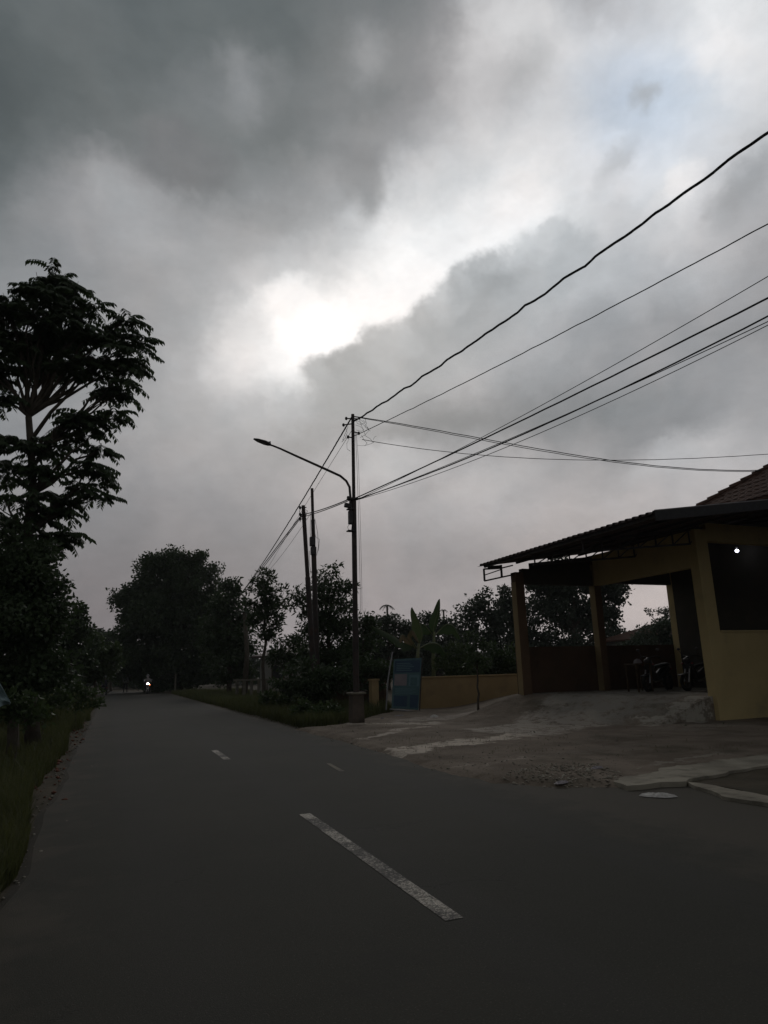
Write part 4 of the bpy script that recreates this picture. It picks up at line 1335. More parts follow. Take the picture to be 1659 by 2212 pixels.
# the tall tree leaning in from the left, with long compound leaves
BT = [(112, 598, 42), (75, 628, 42), (20, 665, 55), (-40, 700, 70), (150, 632, 45), (178, 668, 36), (95, 690, 62), (45, 735, 62), (140, 730, 58), (-20, 790, 70),
      (190, 720, 42), (90, 780, 55), (268, 680, 30), (245, 715, 32), (288, 738, 32), (285, 778, 36), (235, 765, 42), (200, 785, 40), (262, 815, 30), (150, 795, 38), (242, 842, 20), (262, 848, 16),
      (10, 860, 42), (-30, 920, 60),
      (175, 895, 15), (210, 903, 26), (245, 892, 18), (150, 905, 24), (205, 935, 28), (222, 965, 22), (160, 955, 20), (190, 1000, 28), (215, 1022, 20), (210, 1062, 22), (170, 1050, 18), (150, 1085, 12),
      (30, 945, 40), (70, 965, 34), (105, 960, 24), (20, 1010, 50), (70, 1020, 34), (100, 1010, 16), (10, 1080, 56), (60, 1090, 46), (100, 1070, 22), (110, 1120, 26), (130, 1100, 12), (150, 1150, 14), (50, 1150, 48), (90, 1170, 40), (0, 1160, 60), (125, 1160, 26), (60, 1210, 40)]
BT = [(x + (3 if (x > 135 and y < 840) else (-4 if x > 135 else 0)), y, r) for x, y, r in BT]
bu = 17.0
bt = empty('tall_tree', (P(70, 1480, u=bu).x, bu, 0), 'tall tree at the left edge with long drooping compound leaves', 'tree')
btb = px_blobs(BT, bu, .9)
m = MB()
b0 = P(85, 1500, u=bu); b0.z = -.1
trk = limbs(m, b0, P(62, 900, u=bu), btb, .15, wig=.05, twigs=2, tw_r=.010)
lim = P(62, 900, u=bu)
for tgt in ((95, 640), (30, 700), (150, 720)): m.tube([lim, lim.lerp(P(*tgt, u=bu), .5) + Vector((.1, 0, 0)), P(*tgt, u=bu)], [.06, .045, .02], 7)
# two bare straight limbs seen against the sky
m.tube([P(60, 960, u=bu), P(110, 890, u=bu), P(150, 850, u=bu), P(182, 818, u=bu)], [.055, .045, .035, .02], 7)
m.tube([P(70, 1010, u=bu), P(130, 925, u=bu), P(188, 890, u=bu), P(232, 845, u=bu), P(262, 800, u=bu)], [.05, .042, .032, .026, .015], 7)
m.tube([P(65, 1110, u=bu), P(115, 1095, u=bu), P(165, 1058, u=bu), P(190, 1000, u=bu)], [.045, .04, .028, .015], 7)
m.build('trunk', MA['bark'], bt, smooth=True)


def fronds(name, blobs, m, parent, per_m2=12.0, nfr=6, Lr=.46, pairs=8, lf=.18, lw=.075):
    C = []; Dr = []
    for (c, r) in blobs:
        n = max(3, int(per_m2 * r[0] * r[2] * (1.9 if c[2] > 8.2 else 1.0)))
        d = unit(rng.normal(size=(n, 3)))
        rr = rng.uniform(.15, .9, (n, 1))
        q = np.array(c) + d * rr * np.array(r)
        for k in range(n):
            a0 = rng.uniform(0, 6.28)
            for j in range(nfr):
                a = a0 + 6.28 * j / nfr + rng.normal() * .3
                C.append(q[k]); Dr.append((math.cos(a), math.sin(a), rng.uniform(-.15, .55)))
    C = np.array(C); Dr = unit(np.array(Dr)); n = len(C)
    Ls = Lr * rng.uniform(.55, 1.35, (n, 1))
    VV = []; QQ = []; k0 = 0
    down = np.array([0, 0, -1.0])
    side = unit(np.cross(Dr, down))
    for i in range(pairs):
        t = .22 + .78 * i / (pairs - 1)
        pos = C + Dr * Ls * t + down * Ls * (.42 * t * t)
        tang = unit(Dr + down * .84 * t)
        for sg in (-1, 1):
            ld = unit(side * sg * .75 + tang * .35 + down * .75 + rng.normal(size=(n, 3)) * .12)
            sc = (1.0 - .35 * abs(t - .6)) * rng.uniform(.75, 1.2, n) * (Ls[:, 0] / Lr) ** .4
            V, Q = leaves(pos, ld, lf * sc, lw * sc, N=np.cross(ld, tang) + rng.normal(size=(n, 3)) * .15)
            VV.append(V); QQ.append(Q + k0); k0 += len(V)
    # rachis as a thin flat strip
    for a_, b_ in ((0, .5), (.5, 1)):
        q0 = C + Dr * Ls * a_ + down * Ls * (.42 * a_ * a_); q1 = C + Dr * Ls * b_ + down * Ls * (.42 * b_ * b_)
        w = side * .004
        VV.append(np.stack([q0 - w, q0 + w, q1 + w, q1 - w], 1).reshape(-1, 3)); QQ.append(np.arange(4 * n).reshape(n, 4) + k0); k0 += 4 * n
    return finish(fast_mesh(name, np.concatenate(VV), np.concatenate(QQ)), name, m, parent)


fronds('crown', btb, MA['leaf'], bt)

tree('broad_tree', 'dense dark rounded tree standing under the tall left one', 15.9, [(40, 1215, 55), (75, 1235, 44), (95, 1265, 34), (60, 1290, 70), (0, 1270, 70), (100, 1310, 30), (85, 1350, 46), (20, 1370, 80), (115, 1350, 18), (90, 1420, 46), (30, 1450, 60), (-50, 1330, 80), (-60, 1430, 80), (40, 1465, 42), (95, 1465, 32), (0, 1470, 46), (125, 1450, 26)],
     (40, 1500), (50, 1330), .12, per=26, sub_r=.3, nleaf=50, L=.095, Wd=.05)
tree('broad_tree', 'smaller dark tree beyond the rounded left one, knob of leaves at its right', 42, [(172, 1325, 15), (160, 1350, 28), (130, 1370, 40), (185, 1365, 24), (110, 1400, 50), (165, 1410, 40)], (150, 1490), (155, 1400), .12, per=4, sub_r=.5, nleaf=70, L=.2, Wd=.11)
tree('broad_tree', 'greyish bushy tree close to the left road edge, left of the motorcycle', 46, [(205, 1385, 28), (225, 1400, 26), (195, 1420, 32), (228, 1430, 24), (175, 1440, 32), (215, 1455, 24), (245, 1410, 12)], (205, 1490), (208, 1430), .12, lm='leaf2', per=4, sub_r=.5, nleaf=60, L=.24, Wd=.1, twigs=3)
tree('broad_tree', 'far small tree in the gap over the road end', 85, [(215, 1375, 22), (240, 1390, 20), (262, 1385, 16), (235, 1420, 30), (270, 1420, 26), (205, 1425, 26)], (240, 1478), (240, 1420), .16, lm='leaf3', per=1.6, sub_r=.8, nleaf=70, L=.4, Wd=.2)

CT = [(380, 1212, 36), (352, 1215, 28), (322, 1238, 32), (415, 1222, 34), (440, 1250, 30), (285, 1275, 32), (350, 1275, 60), (410, 1280, 60), (268, 1320, 28), (310, 1330, 60), (270, 1372, 24), (380, 1350, 80), (440, 1320, 52), (290, 1400, 42), (350, 1420, 70), (440, 1400, 70), (258, 1395, 14), (280, 1440, 30), (330, 1450, 40), (400, 1455, 40), (470, 1440, 45)]
tree('great_tree', 'largest dark dome shaped tree right of the oncoming motorcycle', 72, CT, (385, 1486), (375, 1350), .42, dj=.3, per=1.9, sub_r=.95, nleaf=95, L=.27, Wd=.15)
tree('broad_tree', 'tree with ragged top leaning on the right side of the great dome tree', 52, [(495, 1270, 22), (478, 1295, 26), (510, 1300, 24), (522, 1335, 22), (490, 1350, 36), (465, 1370, 36), (510, 1385, 36), (480, 1430, 40), (535, 1400, 20), (520, 1440, 34)], (495, 1490), (495, 1350), .2, per=3.2, sub_r=.6, nleaf=70, L=.25, Wd=.12, twigs=2)
MANGO = dict(per=12, sub_r=.34, nleaf=26, L=.24, Wd=.055, droop=.25)
tree('slender_tree', 'slender tree with a pointed oval crown between the dome tree and the far poles', 36, [(577, 1252, 16), (560, 1275, 22), (592, 1278, 20), (575, 1302, 30), (602, 1312, 16), (548, 1305, 14), (572, 1338, 24), (598, 1345, 12), (548, 1342, 10), (570, 1372, 14), (585, 1365, 10)], (570, 1485), (572, 1310), .11, per=8, sub_r=.36, nleaf=34, L=.26, Wd=.07, droop=-.35, twigs=3)
tree('mango_tree', 'mango tree behind the far poles, tallest foliage beside the main pole', 29.5, [(712, 1240, 20), (695, 1262, 26), (728, 1265, 20), (705, 1295, 34), (740, 1300, 26), (690, 1335, 38), (730, 1345, 38), (755, 1340, 20), (700, 1385, 44), (750, 1390, 36), (660, 1300, 16), (643, 1282, 13), (655, 1325, 14), (638, 1305, 8), (665, 1370, 24), (760, 1265, 6), (715, 1430, 46), (765, 1430, 34), (670, 1425, 34)], (715, 1500), (710, 1350), .14, twigs=3, **MANGO)
tree('mango_tree', 'small leafy branch crown just right of the main pole', 27, [(790, 1338, 14), (778, 1350, 16), (802, 1350, 9), (785, 1375, 24), (800, 1395, 20), (775, 1410, 28)], (782, 1500), (784, 1390), .06, twigs=2, **MANGO)
tree('mango_tree', 'low sparse leafed tree between slender tree and far poles', 33, [(640, 1382, 12), (622, 1385, 10), (605, 1395, 14), (650, 1400, 12), (630, 1420, 26), (595, 1425, 22), (655, 1430, 24)], (630, 1500), (628, 1430), .08, twigs=3, **MANGO)
tree('shrub', 'dark shrub at the foot of the far poles', 24.5, [(650, 1460, 32), (690, 1470, 34), (725, 1462, 26), (620, 1475, 24), (665, 1490, 28), (705, 1495, 24)], (675, 1520), (675, 1480), .04, cat='shrub', per=16, sub_r=.3, nleaf=40, L=.16, Wd=.06)
tree('shrub', 'dark shrub right behind the main pole foot', 25.5, [(775, 1440, 30), (810, 1445, 26), (800, 1475, 22), (830, 1450, 20), (760, 1480, 16)], (795, 1520), (795, 1470), .04, cat='shrub', per=16, sub_r=.3, nleaf=40, L=.16, Wd=.06)
# trees behind the orange wall and seen through the porch
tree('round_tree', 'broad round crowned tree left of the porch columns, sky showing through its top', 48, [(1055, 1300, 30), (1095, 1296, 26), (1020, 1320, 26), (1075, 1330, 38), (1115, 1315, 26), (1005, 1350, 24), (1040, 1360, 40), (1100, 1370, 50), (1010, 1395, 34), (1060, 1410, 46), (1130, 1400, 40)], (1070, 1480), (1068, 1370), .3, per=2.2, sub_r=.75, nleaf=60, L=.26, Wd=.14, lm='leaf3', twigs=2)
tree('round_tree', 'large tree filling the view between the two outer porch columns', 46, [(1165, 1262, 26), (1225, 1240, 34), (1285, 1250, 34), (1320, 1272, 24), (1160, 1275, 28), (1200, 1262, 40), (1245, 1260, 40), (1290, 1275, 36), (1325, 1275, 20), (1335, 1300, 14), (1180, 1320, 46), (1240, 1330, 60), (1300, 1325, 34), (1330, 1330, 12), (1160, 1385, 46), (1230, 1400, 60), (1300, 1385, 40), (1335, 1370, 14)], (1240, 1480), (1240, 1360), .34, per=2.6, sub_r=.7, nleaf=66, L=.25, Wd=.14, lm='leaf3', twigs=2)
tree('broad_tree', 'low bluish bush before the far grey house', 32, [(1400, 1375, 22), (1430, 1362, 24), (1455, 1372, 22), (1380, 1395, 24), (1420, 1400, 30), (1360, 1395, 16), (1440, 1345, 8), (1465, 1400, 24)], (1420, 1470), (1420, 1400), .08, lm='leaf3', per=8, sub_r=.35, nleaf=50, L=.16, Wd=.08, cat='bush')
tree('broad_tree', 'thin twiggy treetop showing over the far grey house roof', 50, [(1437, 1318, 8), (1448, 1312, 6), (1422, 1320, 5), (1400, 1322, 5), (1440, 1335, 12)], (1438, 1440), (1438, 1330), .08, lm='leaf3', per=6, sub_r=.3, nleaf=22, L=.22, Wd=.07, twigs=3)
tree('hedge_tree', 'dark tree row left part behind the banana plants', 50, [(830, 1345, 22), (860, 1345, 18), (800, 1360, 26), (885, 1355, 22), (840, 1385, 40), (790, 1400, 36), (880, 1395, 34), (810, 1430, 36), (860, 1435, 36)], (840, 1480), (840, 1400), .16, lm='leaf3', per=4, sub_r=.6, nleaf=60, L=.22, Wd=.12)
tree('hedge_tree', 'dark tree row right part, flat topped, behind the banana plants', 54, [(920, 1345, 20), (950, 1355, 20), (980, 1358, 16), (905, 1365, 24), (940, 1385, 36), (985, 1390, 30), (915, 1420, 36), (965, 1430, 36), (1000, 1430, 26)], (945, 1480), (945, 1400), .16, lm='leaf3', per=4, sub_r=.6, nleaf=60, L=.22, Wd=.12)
for i, (x0, u_, lb) in enumerate(((985, 24.9, 'leafy bush behind the orange wall, right of the blue board'), (1060, 25.3, 'leafy bush behind the orange wall, near its middle'), (1120, 24.8, 'leafy bush behind the orange wall beside the outer porch column'))):
    tree('bush', lb, u_, [(x0, 1430, 24), (x0 + 25, 1420, 20), (x0 - 22, 1440, 20), (x0 + 5, 1455, 24), (x0 + 35, 1450, 20), (x0 - 5, 1400, 14)], (x0, 1520), (x0, 1450), .03, cat='bush', lm='leaf2' if i != 1 else 'leaf', per=18, sub_r=.26, nleaf=34, L=.17, Wd=.05, droop=-.1)
tree('young_tree', 'young tree on a thin straight reddish stem standing alone on the forecourt', 18.23, [(1030, 1372, 16), (1020, 1395, 18), (1040, 1398, 17), (1030, 1420, 18), (1018, 1432, 12), (1044, 1430, 12)], (1033, 1553), (1031, 1440), .045, per=26, sub_r=.17, nleaf=22, L=.12, Wd=.04)

# far wood on the skyline, one mass
def wood(name, spots, L, Wd, per, sub_r, nleaf, m, label):
    bl = [((x, y, z), (r, r, r * .8)) for (x, y, z, r) in spots]
    o, _ = crown(name, bl, m, None, per=per, sub_r=sub_r, nleaf=nleaf, L=L, Wd=Wd)
    return tag(o, label, 'wood', kind='stuff')


sp = []
for k in range(150):
    x = rng.uniform(-45, 150); y = rng.uniform(95, 125)
    if -45 < x < 0: y += 10
    sp.append((x, y, rng.uniform(.8, 3.6), rng.uniform(1.8, 3.2)))
wood('far_wood', sp, .6, .35, .55, 1.3, 46, MA['leaf3'], 'far dark line of trees along the horizon')
sp = []
for k in range(46):
    sp.append((rng.uniform(-22, -7), rng.uniform(14, 70), rng.uniform(.8, 5.0), rng.uniform(1.2, 2.2)))
wood('left_thicket', sp, .26, .13, 1.6, .8, 60, MA['leaf'], 'dark thicket behind the left verge')


# ------------------------------------------------------------------ grass and weeds
def blades(name, n, fn, hmin, hmax, w, m, label, cat='grass', lean=.45):
    XY = fn(n); n = len(XY)
    h = rng.uniform(hmin, hmax, n) * (1 + .8 * fbm2(XY[:, 0], XY[:, 1], 8, 3, .8))
    a = rng.uniform(0, 6.28, n); ln = rng.uniform(.1, 1, n) * lean
    dx, dy = np.cos(a), np.sin(a)
    b_ = np.stack([XY[:, 0], XY[:, 1], XY[:, 2]], 1)
    sx = np.stack([-dy, dx, np.zeros(n)], 1) * (w * rng.uniform(.6, 1.4, n))[:, None]
    mid = b_ + np.stack([dx * ln * h * .35, dy * ln * h * .35, h * .6], 1)
    tip = b_ + np.stack([dx * ln * h * 1.1, dy * ln * h * 1.1, h * (1 - .25 * ln)], 1)
    V = np.stack([b_ - sx, b_ + sx, mid + sx * .8, mid - sx * .8, tip], 1).reshape(-1, 3)
    i = np.arange(n)[:, None] * 5
    Q = np.concatenate([i + np.array([[0, 1, 2]]), i + np.array([[0, 2, 3]]), i + np.array([[3, 2, 4]])], 0)
    o = finish(fast_mesh(name, V, Q), name, m)
    return tag(o, label, cat, kind='stuff')


def left_pts(n):
    y = 2.0 + 48 * rng.random(n) ** 1.7
    edge = -.72 - .35 * fbm2(y * 0 + 1, y, 14, 4, .7) * 2
    edge = np.where((y > 9) & (y < 27), edge - .18, edge)
    x = edge - 5.5 * rng.random(n) ** 1.6
    keep = fbm2(x, y, 18, 3, .9) > -.22
    return np.stack([x, y, np.full(n, -.035)], 1)[keep]


def left_near(n):
    y = 1.6 + 9 * rng.random(n)
    edge = np.interp(y, [1.6, 4, 7, 11], [-.86, -.70, -.62, -.95]) - .2 * fbm2(y * 0 + 2, y, 15, 4, 1.5)
    x = edge - 3.4 * rng.random(n) ** 1.3
    return np.stack([x, y, np.full(n, -.035)], 1)


blades('verge_grass', 52000, left_pts, .12, .42, .008, MA['grass'], 'rough green grass on the left verge')
blades('verge_grass', 42000, left_near, .10, .34, .0045, MA['grass'], 'grass at the lower left edge of the asphalt')


def left_tall(n):
    y = 24 + 30 * rng.random(n)
    x = -1.6 - 5 * rng.random(n)
    return np.stack([x, y, np.full(n, -.035)], 1)


blades('tall_weeds', 22000, left_tall, .5, 1.15, .018, MA['grass'], 'tall weeds on the left verge beyond the brick rubble', 'weeds')


def right_pts(n):
    y = 18.2 + 46 * rng.random(n) ** 1.6
    x = 5.05 + .25 * fbm2(y * 0 + 4, y, 16, 4, .9) + 5.5 * rng.random(n) ** 1.2
    s = poly_sdist(x, y, APR)
    near = (np.abs(x - 6.64) < .5) & (np.abs(y - 18.83) < .9)
    return np.stack([x, y, np.full(n, -.035)], 1)[(s < -.1) & ~near]


blades('verge_grass', 60000, right_pts, .15, .5, .009, MA['grass'], 'rough grass between the right road edge and the poles')
tree('weed_clump', 'leafy weed clump on the right verge left of the main pole', 20.5, [(690, 1540, 22), (720, 1530, 18), (660, 1535, 20), (705, 1558, 16), (650, 1552, 14)], (690, 1570), (690, 1550), .02, cat='weeds', lm='leaf2', per=30, sub_r=.2, nleaf=30, L=.13, Wd=.05, droop=-.2)
for (x, y, u_, lb) in ((165, 1500, 24, 'leafy weeds on the left verge beside the brick rubble, far end'), (95, 1508, 19, 'leafy weeds on the left verge in front of the tall tree'), (40, 1530, 14, 'leafy weeds right of the hung cloth')):
    tree('weed_clump', lb, u_, [(x, y - 10, 20), (x + 25, y, 18), (x - 26, y, 20), (x + 5, y + 15, 20), (x + 40, y + 10, 14), (x - 40, y + 12, 16)], (x, y + 40), (x, y + 10), .012, cat='weeds', lm='leaf2', per=26, sub_r=.2, nleaf=26, L=.12, Wd=.045, droop=-.3)
tree('weed_clump', 'leafy weed clump further along the right verge', 27, [(600, 1515, 18), (570, 1512, 14), (630, 1518, 16)], (600, 1535), (600, 1520), .02, cat='weeds', lm='leaf2', per=22, sub_r=.25, nleaf=30, L=.16, Wd=.06, droop=-.2)
def sparse(n):
    x = rng.uniform(5, 13, n); y = rng.uniform(8, 18.5, n)
    k = (fbm2(x, y, 31, 4, 1.1) > .16) | ((rng.random(n) < .5) & (fbm2(x, y, 41, 3, 2.3) > .2))
    x, y = x[k], y[k]
    z = np.array([gz(a, b_) for a, b_ in zip(x, y)])
    return np.stack([x, y, z - .01], 1)
blades('forecourt_grass', 5000, sparse, .02, .07, .003, MA['grass'], 'short scattered grass on the forecourt earth')
tree('weed_clump', 'dark weeds at the foot of the near house wall', 12.2, [(1500, 1590, 22), (1560, 1592, 18), (1620, 1588, 20)], (1560, 1610), (1560, 1595), .01, cat='weeds', lm='leaf', per=60, sub_r=.12, nleaf=26, L=.08, Wd=.03, droop=-.3)

# ------------------------------------------------------------------ banana plants and palms
def banana_leaf(parent, path, width, m, name='leaf', sides=(1, 1), tear=.25, droop=.15, nrm=None):
    """path: list of points base->tip; blade both sides of the midrib, split at places"""
    pts = [Vector(p) for p in path]
    n = 16; cv = []
    for k in range(n + 1):
        f_ = k / n * (len(pts) - 1); i = min(int(f_), len(pts) - 2); t = f_ - i
        p0, p1, p2, p3 = pts[max(i - 1, 0)], pts[i], pts[i + 1], pts[min(i + 2, len(pts) - 1)]
        cv.append(.5 * ((2 * p1) + (-p0 + p2) * t + (2 * p0 - 5 * p1 + 4 * p2 - p3) * t * t + (-p0 + 3 * p1 - 3 * p2 + p3) * t ** 3))
    mb = MB()
    for sg, ww in ((-1, sides[0]), (1, sides[1])):
        if ww == 0: continue
        V = []; Fc = []
        for k in range(n + 1):
            t = k / n
            tan = (cv[min(k + 1, n)] - cv[max(k - 1, 0)]).normalized()
            base_n = Vector(nrm) if nrm else Vector((0, -1, .3))
            sd_ = tan.cross(base_n).normalized() * sg
            w = width * ww * (math.sin(math.pi * min(max((t - .12) / .9, 0), 1) ** .75) ** .8 if t > .12 else 0.01)
            w *= 1 - (tear if k % 4 == 0 else 0) * random.random()
            q = cv[k]
            V.append(q); V.append(q + sd_ * w * .6 + Vector((0, 0, -droop * w * .4))); V.append(q + sd_ * w + Vector((0, .03, -droop * w * 1.3)))
        for k in range(n):
            for j in range(2): a = k * 3 + j; Fc.append((a, a + 1, a + 4, a + 3))
        mb.add(V, Fc)
    o = mb.build(name, m, parent, smooth=True)
    MB().tube(cv, [.022 * (1 - .8 * k / n) + .003 for k in range(n + 1)], 6).build('midrib', MA['stalk'], o, smooth=True)
    return o


bb = P(898, 1500, u=25.3); bb.z = 0
bn = empty('banana_plant', bb, 'banana plant behind the blue board with one bright upright leaf', 'banana plant')
MB().tube([bb, P(900, 1440, u=25.3), P(905, 1390, u=25.3)], [.11, .09, .05], 9).build('stem', MA['stalk'], bn, smooth=True)
U = 25.3
banana_leaf(bn, [P(905, 1395, u=U), P(911, 1372, u=U), P(905, 1345, u=U), P(890, 1312, u=U)], .34, MA['banana'], sides=(1.25, .25))
banana_leaf(bn, [P(903, 1400, u=U), P(868, 1387, u=U), P(848, 1373, u=U - .2), P(802, 1352, u=U - .5)], .26, MA['banana_dk'], nrm=(0, -.4, 1), droop=1.0)
banana_leaf(bn, [P(900, 1400, u=U), P(885, 1372, u=U - .1), P(892, 1362, u=U - .2), P(905, 1388, u=U - .3)], .10, MA['dry'], droop=1.2)
banana_leaf(bn, [P(898, 1402, u=U), P(878, 1378, u=U), P(868, 1372, u=U - .1), P(862, 1392, u=U - .2)], .10, MA['dry'], droop=1.2)
banana_leaf(bn, [P(906, 1400, u=U), P(930, 1390, u=U + .2), P(950, 1395, u=U + .3), P(965, 1420, u=U + .3)], .22, MA['banana_dk'], droop=.8)
bb = P(937, 1500, u=27.2); bb.z = 0
b2 = empty('banana_plant', bb, 'dark banana plant with one pointed leaf standing up against the sky', 'banana plant')
U = 27.2
MB().tube([bb, P(936, 1420, u=U), P(938, 1365, u=U)], [.11, .09, .05], 9).build('stem', MA['stalk'], b2, smooth=True)
banana_leaf(b2, [P(936, 1372, u=U), P(938, 1350, u=U), P(945, 1325, u=U), P(950, 1294, u=U)], .27, MA['banana_dk'], sides=(1, .55), tear=.1)
banana_leaf(b2, [P(937, 1375, u=U), P(918, 1352, u=U), P(905, 1350, u=U), P(888, 1372, u=U)], .22, MA['banana_dk'], droop=.9)
banana_leaf(b2, [P(938, 1375, u=U), P(960, 1352, u=U), P(978, 1352, u=U), P(994, 1380, u=U)], .22, MA['banana_dk'], droop=.9)


def palm(x, y, u, rpx, label, lean=0.0):
    top = P(x, y, u=u); b_ = P(x + lean, 1470, u=u); b_.z = -.1
    e = empty('palm', (b_.x, b_.y, 0), label, 'palm')
    MB().tube([b_, b_.lerp(top, .5) + Vector((.2, 0, 0)), top], [.22, .16, .12], 8).build('trunk', MA['bark'], e, smooth=True)
    R_ = rpx * (top - Vector((0, 0, EYE))).length / 1430
    for k in range(11):
        a = 6.28 * k / 11 + random.uniform(-.2, .2); up_ = random.uniform(.1, .9)
        d = Vector((math.cos(a), math.sin(a), 0))
        pts = [top + d * R_ * t + Vector((0, 0, R_ * (up_ * t - (up_ + .75) * t * t * .8))) for t in np.linspace(0, 1, 8)]
        m = MB(); m.tube(pts, [R_ * .02] * 8, 4)
        V = []; Fc = []
        sd_ = Vector((-d.y, d.x, 0))
        for i in range(1, 8):
            for j in range(2):
                q = pts[i - 1].lerp(pts[i], j * .5)
                for sg in (-1, 1):
                    kk = len(V); l_ = R_ * .30 * math.sin(math.pi * (.15 + .8 * i / 8))
                    V += [q, q + d * R_ * .05, q + sd_ * sg * l_ * .7 + d * l_ * .3 + Vector((0, 0, -l_ * .6))]; Fc.append((kk, kk + 1, kk + 2))
        m.add(V, Fc); m.build('frond', MA['leaf3'], e)
    return e


palm(836, 1308, 75, 17, 'small palm whose crown shows left above the far tree row')
palm(853, 1328, 80, 14, 'lower palm crown right beside the small palm on the tree row')
palm(958, 1318, 85, 10, 'tiny palm silhouette right of the pointed banana leaf')
palm(528, 1322, 47, 20, 'pale feathery palm between the dome tree and the slender tree')

# ------------------------------------------------------------------ motorcycles and people
def wheel(E_, y, R_=.27, met='chrome'):
    w = MB().ring((0, y, R_), R_ - .05, .05, 'X', 24, 8).build('tyre', MA['rubber'], E_, smooth=True)
    m = MB().ring((0, y, R_), R_ - .10, .014, 'X', 20, 5)
    m.tube([(-.05, y, R_), (.05, y, R_)], .035, 10)
    for k in range(6):
        a = 6.283 * k / 6
        m.bar((0, y, R_), (0, y + (R_ - .10) * math.cos(a), R_ + (R_ - .10) * math.sin(a)), .02)
    m.build('rim', MA[met], w)


def motorcycle(loc, rz, label, lit=False, paint='bike', seatm='rubber', met='chrome'):
    E_ = empty('motorcycle', (0, 0, 0), label, 'motorcycle')
    wheel(E_, .62, met=met); wheel(E_, -.62, met=met)
    m = MB()   # body: lofted fairing from tail to leg shield
    secs = [(-.78, .70, .05, .05), (-.62, .66, .11, .10), (-.3, .56, .14, .14), (0, .44, .12, .13), (.2, .40, .13, .10), (.38, .62, .16, .26), (.46, .86, .12, .12), (.44, .96, .07, .05)]
    V = []; Fc = []
    for (y, z, w, h) in secs:
        for k in range(10):
            a = 6.283 * k / 10; V.append((w * math.cos(a), y, z + h * math.sin(a)))
    for i in range(len(secs) - 1):
        for k in range(10): Fc.append((i * 10 + k, i * 10 + (k + 1) % 10, (i + 1) * 10 + (k + 1) % 10, (i + 1) * 10 + k))
    Fc += [tuple(range(9, -1, -1)), tuple(70 + k for k in range(10))]
    m.add(V, Fc); m.build('body', MA[paint], E_, smooth=True)
    V = []; Fc = []
    for (y, z, w, h) in ((-.72, .78, .08, .03), (-.55, .80, .13, .05), (-.2, .76, .14, .05), (.1, .72, .09, .05), (.18, .70, .05, .02)):
        for k in range(8):
            a = 6.283 * k / 8; V.append((w * math.cos(a), y, z + h * math.sin(a)))
    for i in range(4):
        for k in range(8): Fc.append((i * 8 + k, i * 8 + (k + 1) % 8, (i + 1) * 8 + (k + 1) % 8, (i + 1) * 8 + k))
    Fc += [tuple(range(7, -1, -1)), tuple(32 + k for k in range(8))]
    MB().add(V, Fc).build('seat', MA[seatm], E_, smooth=True)
    m = MB()
    for sx in (-.075, .075): m.tube([(sx, .62, .27), (sx, .50, .72)], .022, 8)
    m.build('fork', MA['chrome'], E_)
    MB().box((0, .66, .50), (.13, .5, .03), rx=-.12).build('mudguard', MA[paint], E_, bevel=.01)
    MB().tube([(-.33, .28, .98), (-.2, .38, 1.03), (0, .42, .99), (.2, .38, 1.03), (.33, .28, .98)], .017, 8).build('handlebar', MA['rubber'], E_, smooth=True)
    for sx in (-1, 1):
        mm = MB().tube([(sx * .24, .36, 1.03), (sx * .30, .40, 1.18)], .007, 5)
        mm.ell((sx * .31, .40, 1.22), (.06, .015, .04), 10, 6); mm.build('mirror', MA[met], E_)
        MB().ell((sx * .17, .50, .80), (.045, .03, .025), 8, 6).build('indicator', MA['amber'] if (lit and sx < 0) else MA['red'], E_)
    MB().ell((0, .53, .90), (.10, .05, .065), 12, 8).build('headlight', MA['head'] if lit else MA[met], E_, smooth=True)
    MB().box((0, .56, .70), (.22, .01, .10)).build('number_plate', MA['bike'], E_)
    MB().box((0, -.82, .66), (.14, .04, .07)).build('tail_light', MA['red'], E_, bevel=.008)
    MB().tube([(.13, -.1, .28), (.15, -.45, .34), (.16, -.85, .42)], [.03, .045, .05], 8).build('exhaust', MA['chrome'], E_, smooth=True)
    MB().bar((-.05, -.05, .28), (-.22, -.12, .02), .02).build('side_stand', MA['steel'], E_)
    E_.location = loc; E_.rotation_euler = (0, 0, rz)
    return E_


